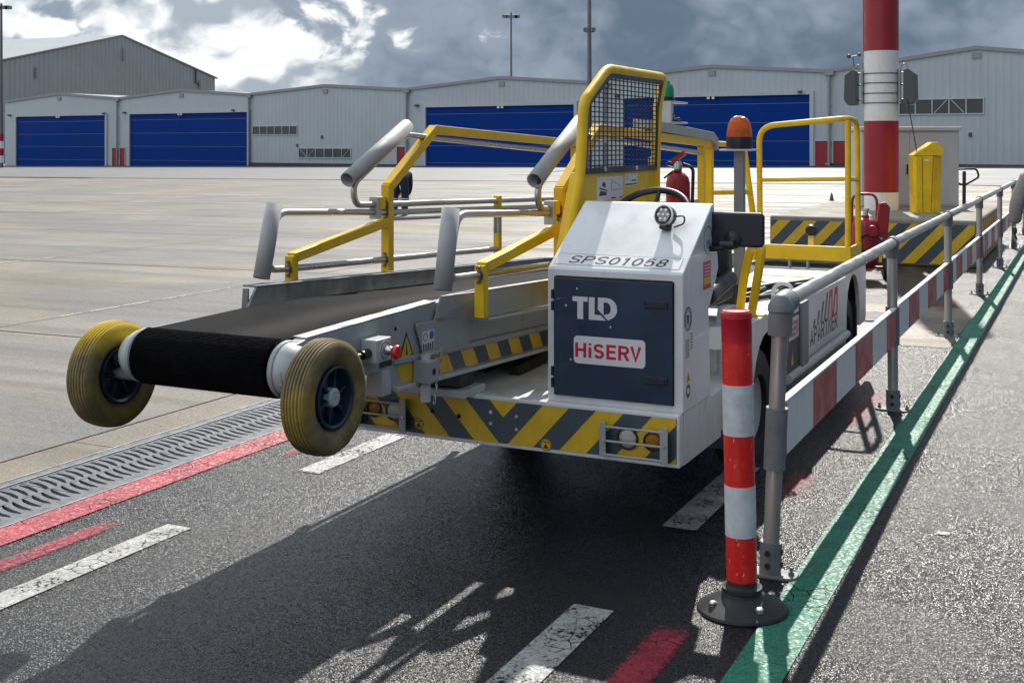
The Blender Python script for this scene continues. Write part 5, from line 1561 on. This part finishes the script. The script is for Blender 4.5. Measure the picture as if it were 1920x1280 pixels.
# --- fire extinguisher clipped behind the screen
fe = thing('fire_extinguisher', 'red fire extinguisher carried on the loader beside the steering wheel', 'fire extinguisher', (S(-.60, 1.83).x * LK, S(-.60, 1.83).y * LK, 1.58 - (1.58 - 1.02) * LK), -TH)
fe.scale = (LK, LK, LK)
part('cylinder', MB().lathe([(.0, 0), (.062, .004), (.068, .02), (.068, .33), (.06, .365), (.035, .39), (.022, .395), (.022, .41)], 26), M['red'], fe, smooth=40)
part('valve', MB().lathe([(.024, .41), (.026, .43), (.018, .455), (0, .458)], 14), M['chrome'], fe, smooth=40)
part('squeeze_lever', MB().add([(-.035, -.016, .465), (.035, -.016, .515), (.035, .016, .515), (-.035, .016, .465), (-.03, -.016, .445), (.045, -.016, .49), (.045, .016, .49), (-.03, .016, .445)], [(0, 1, 2, 3), (4, 5, 6, 7), (0, 1, 5, 4), (1, 2, 6, 5), (2, 3, 7, 6), (3, 0, 4, 7)]), M['red'], fe)
part('carry_handle', MB().tube(fillet([(-.02, 0, .44), (-.06, 0, .455), (-.07, 0, .43), (-.03, 0, .42)], .015), .005, 6), M['ink'], fe)
part('bracket', MB().tube([(-.08, 0, .36), (-.02, -.03, .40), (.03, -.03, .40)], .006, 6), M['ink'], fe)
part('hose', MB().tube(fillet([(.03, 0, .44), (.09, 0, .42), (.085, 0, .25), (.08, 0, .12)], .04), .010, 8), M['rubber'], fe, smooth=50)
part('label', MB().lathe([(.0686, .10), (.0686, .25)], 26), paint('ext_label', (.5, .03, .04), .4), fe, smooth=40)


# ================================================================== people
def skin(name, pts, edges, radii, mat, parent, sub=2):
    me = bpy.data.meshes.new(name)
    me.from_pydata(pts, edges, [])
    o = link(name, me, mat, parent)
    md = o.modifiers.new('skin', 'SKIN'); md.use_smooth_shade = True
    lay = me.skin_vertices[0].data
    for i, r in enumerate(radii):
        lay[i].radius = (r, r) if not isinstance(r, tuple) else r
        lay[i].use_root = (i == 0)
    sb = o.modifiers.new('sub', 'SUBSURF'); sb.levels = sub; sb.render_levels = sub
    return o


def hand(parent, wrist, down, side, mat='skin'):
    """palm and five curled fingers hanging from the wrist"""
    w = Vector(wrist); d = Vector(down).normalized(); f = Vector((0, 1, 0)); s = Vector((side, 0, 0))
    pts = [w, w + d * .045, w + d * .085]; ed = [(0, 1), (1, 2)]; rd = [.022, .026, .027]
    for k, (off, L) in enumerate(((-.028, .072), (-.010, .082), (.010, .078), (.027, .062))):
        b = len(pts); p = w + d * .088 + f * off
        pts += [p, p + d * L * .5 + s * -.008, p + d * L * .85 + s * -.028]; ed += [(2, b), (b, b + 1), (b + 1, b + 2)]; rd += [.010, .009, .008]
    b = len(pts); p = w + d * .035 + f * .026
    pts += [p, p + d * .035 + f * .02, p + d * .062 + f * .018]; ed += [(1, b), (b, b + 1), (b + 1, b + 2)]; rd += [.011, .0105, .009]
    return skin('hand', [tuple(p) for p in pts], ed, rd, M[mat], parent, 1)


def head(parent, c, yaw=0.0, tilt=0.0):
    mb = MB()
    prof = [(0, -.12), (.045, -.115), (.062, -.085), (.073, -.03), (.077, .03), (.070, .075), (.045, .105), (0, .115)]
    mb.lathe(prof, 20)
    mb.v = [(x, y * 1.18, z) for x, y, z in mb.v]
    mb.add([(-.012, -.088, -.03), (.012, -.088, -.03), (0, -.112, -.035), (0, -.09, .02)], [(0, 1, 2), (0, 2, 3), (1, 3, 2)])
    h = part('head', mb, M['skin'], parent, smooth=60, loc=c, rot=(tilt, 0, yaw))
    hr = MB(); hr.lathe([(.080, .0), (.083, .04), (.075, .085), (.048, .116), (0, .126)], 20); hr.v = [(x, y * 1.18 + .008, z) for x, y, z in hr.v]
    part('hair', hr, M['hair'], h, smooth=60)
    for sx in (-1, 1):
        part('ear', MB().lathe([(0, -.006), (.014, -.004), (.014, .004), (0, .006)], 10, 'x', (sx * .078, 0, -.01)), M['skin'], h)
        part('eye', MB().lathe([(0, -.006), (.010, 0), (0, .006)], 10, 'y', (sx * .03, -.083, .01)), M['ink'], h)
    part('mouth', MB().box(-.022, .022, -.086, -.080, -.064, -.058), M['red_cap'], h)
    return h


# walker at the right edge, seen from behind
wp = thing('person', 'person in grey fleece coat and dark trousers walking at the right edge', 'person', (5.13, 11.6, 0), R(180 - 22))
skin('body', [(0, 0, .95), (0, 0, 1.15), (0, 0, 1.38), (0, 0, 1.48), (0, .0, 1.56), (-.09, 0, .88), (-.10, -.03, .5), (-.10, .08, .08), (.09, 0, .88), (.10, .05, .5), (.10, -.08, .08)],
     [(0, 1), (1, 2), (2, 3), (3, 4), (0, 5), (5, 6), (6, 7), (0, 8), (8, 9), (9, 10)], [(.14, .10), (.13, .10), (.14, .10), (.06, .06), (.05, .05), .085, .055, .04, .085, .055, .04], M['skin'], wp)
skin('trousers', [(0, 0, .92), (-.09, 0, .84), (-.10, -.03, .48), (-.10, .09, .09), (.09, 0, .84), (.10, .05, .48), (.10, -.09, .09)], [(0, 1), (1, 2), (2, 3), (0, 4), (4, 5), (5, 6)], [(.17, .13), .105, .08, .07, .105, .08, .07], M['trousers'], wp)
skin('fleece_coat', [(0, 0, .80), (0, 0, 1.0), (0, 0, 1.25), (0, .0, 1.42), (0, .0, 1.50), (-.17, 0, 1.41), (-.27, .0, 1.13), (-.285, -.05, .90), (.17, 0, 1.41), (.27, .0, 1.13), (.285, -.05, .90)],
     [(0, 1), (1, 2), (2, 3), (3, 4), (3, 5), (5, 6), (6, 7), (3, 8), (8, 9), (9, 10)], [(.21, .16), (.20, .15), (.20, .15), (.15, .12), (.075, .075), .10, .085, .068, .10, .085, .068], M['fleece'], wp)
for sx in (-1, 1):
    hand(wp, (sx * .285, -.05, .88), (0, -.1, -1), sx, 'black')
    part('shoe', MB().prism(rrect(-.045, .045, -.17, .10, .04), 'z', 0, .08), M['rubber'], wp, bevel=.02, loc=(sx * .10, -sx * .08, 0))
head(wp, (0, -.01, 1.64))
wp.scale = (.87, .87, .87)

# worker far behind, bending forward, facing away
bz = apron_z(-14)
bw = thing('person', 'worker in navy coverall bending over on the apron behind the rails', 'person', (-2.60, 27.8, bz), R(175))
body_pts = [(0, .02, .90), (0, -.18, .98), (0, -.42, .94), (0, -.52, .88), (-.10, .02, .82), (-.12, -.03, .45), (-.12, .03, .08), (.10, .02, .82), (.12, -.03, .45), (.12, .03, .08),
            (-.17, -.40, .92), (-.16, -.50, .66), (-.10, -.58, .44), (.17, -.40, .92), (.16, -.50, .66), (.10, -.58, .44)]
body_ed = [(0, 1), (1, 2), (2, 3), (0, 4), (4, 5), (5, 6), (0, 7), (7, 8), (8, 9), (2, 10), (10, 11), (11, 12), (2, 13), (13, 14), (14, 15)]
skin('body', body_pts, body_ed, [(.14, .12), (.14, .11), (.15, .11), .06, .09, .065, .045, .09, .065, .045, .06, .045, .035, .06, .045, .035], M['skin'], bw)
skin('coverall', [tuple(p) for p in body_pts[:3]] + body_pts[4:6] + [(-.12, .03, .10)] + body_pts[7:9] + [(.12, .03, .10)] + body_pts[10:12] + [(-.11, -.57, .48)] + body_pts[13:15] + [(.11, -.57, .48)],
     [(0, 1), (1, 2), (0, 3), (3, 4), (4, 5), (0, 6), (6, 7), (7, 8), (2, 9), (9, 10), (10, 11), (2, 12), (12, 13), (13, 14)],
     [(.18, .16), (.18, .14), (.18, .14), .115, .095, .085, .115, .095, .085, .08, .065, .055, .08, .065, .055], M['coverall'], bw)
for sx in (-1, 1):
    part('reflective_band', MB().tube([(sx * .12 + .098 * math.cos(a), -.005 + .098 * math.sin(a), .40) for a in [2 * math.pi * k / 16 for k in range(16)]], .014, 6, closed=True), M['sticker'], bw, smooth=60)
    hand(bw, (sx * .10, -.58, .44), (0, -.2, -1), sx)
    part('shoe', MB().prism(rrect(-.05, .05, -.2, .10, .045), 'z', 0, .09), M['rubber'], bw, bevel=.02, loc=(sx * .12, .03, 0))
head(bw, (0, -.64, .86), 0, R(70))
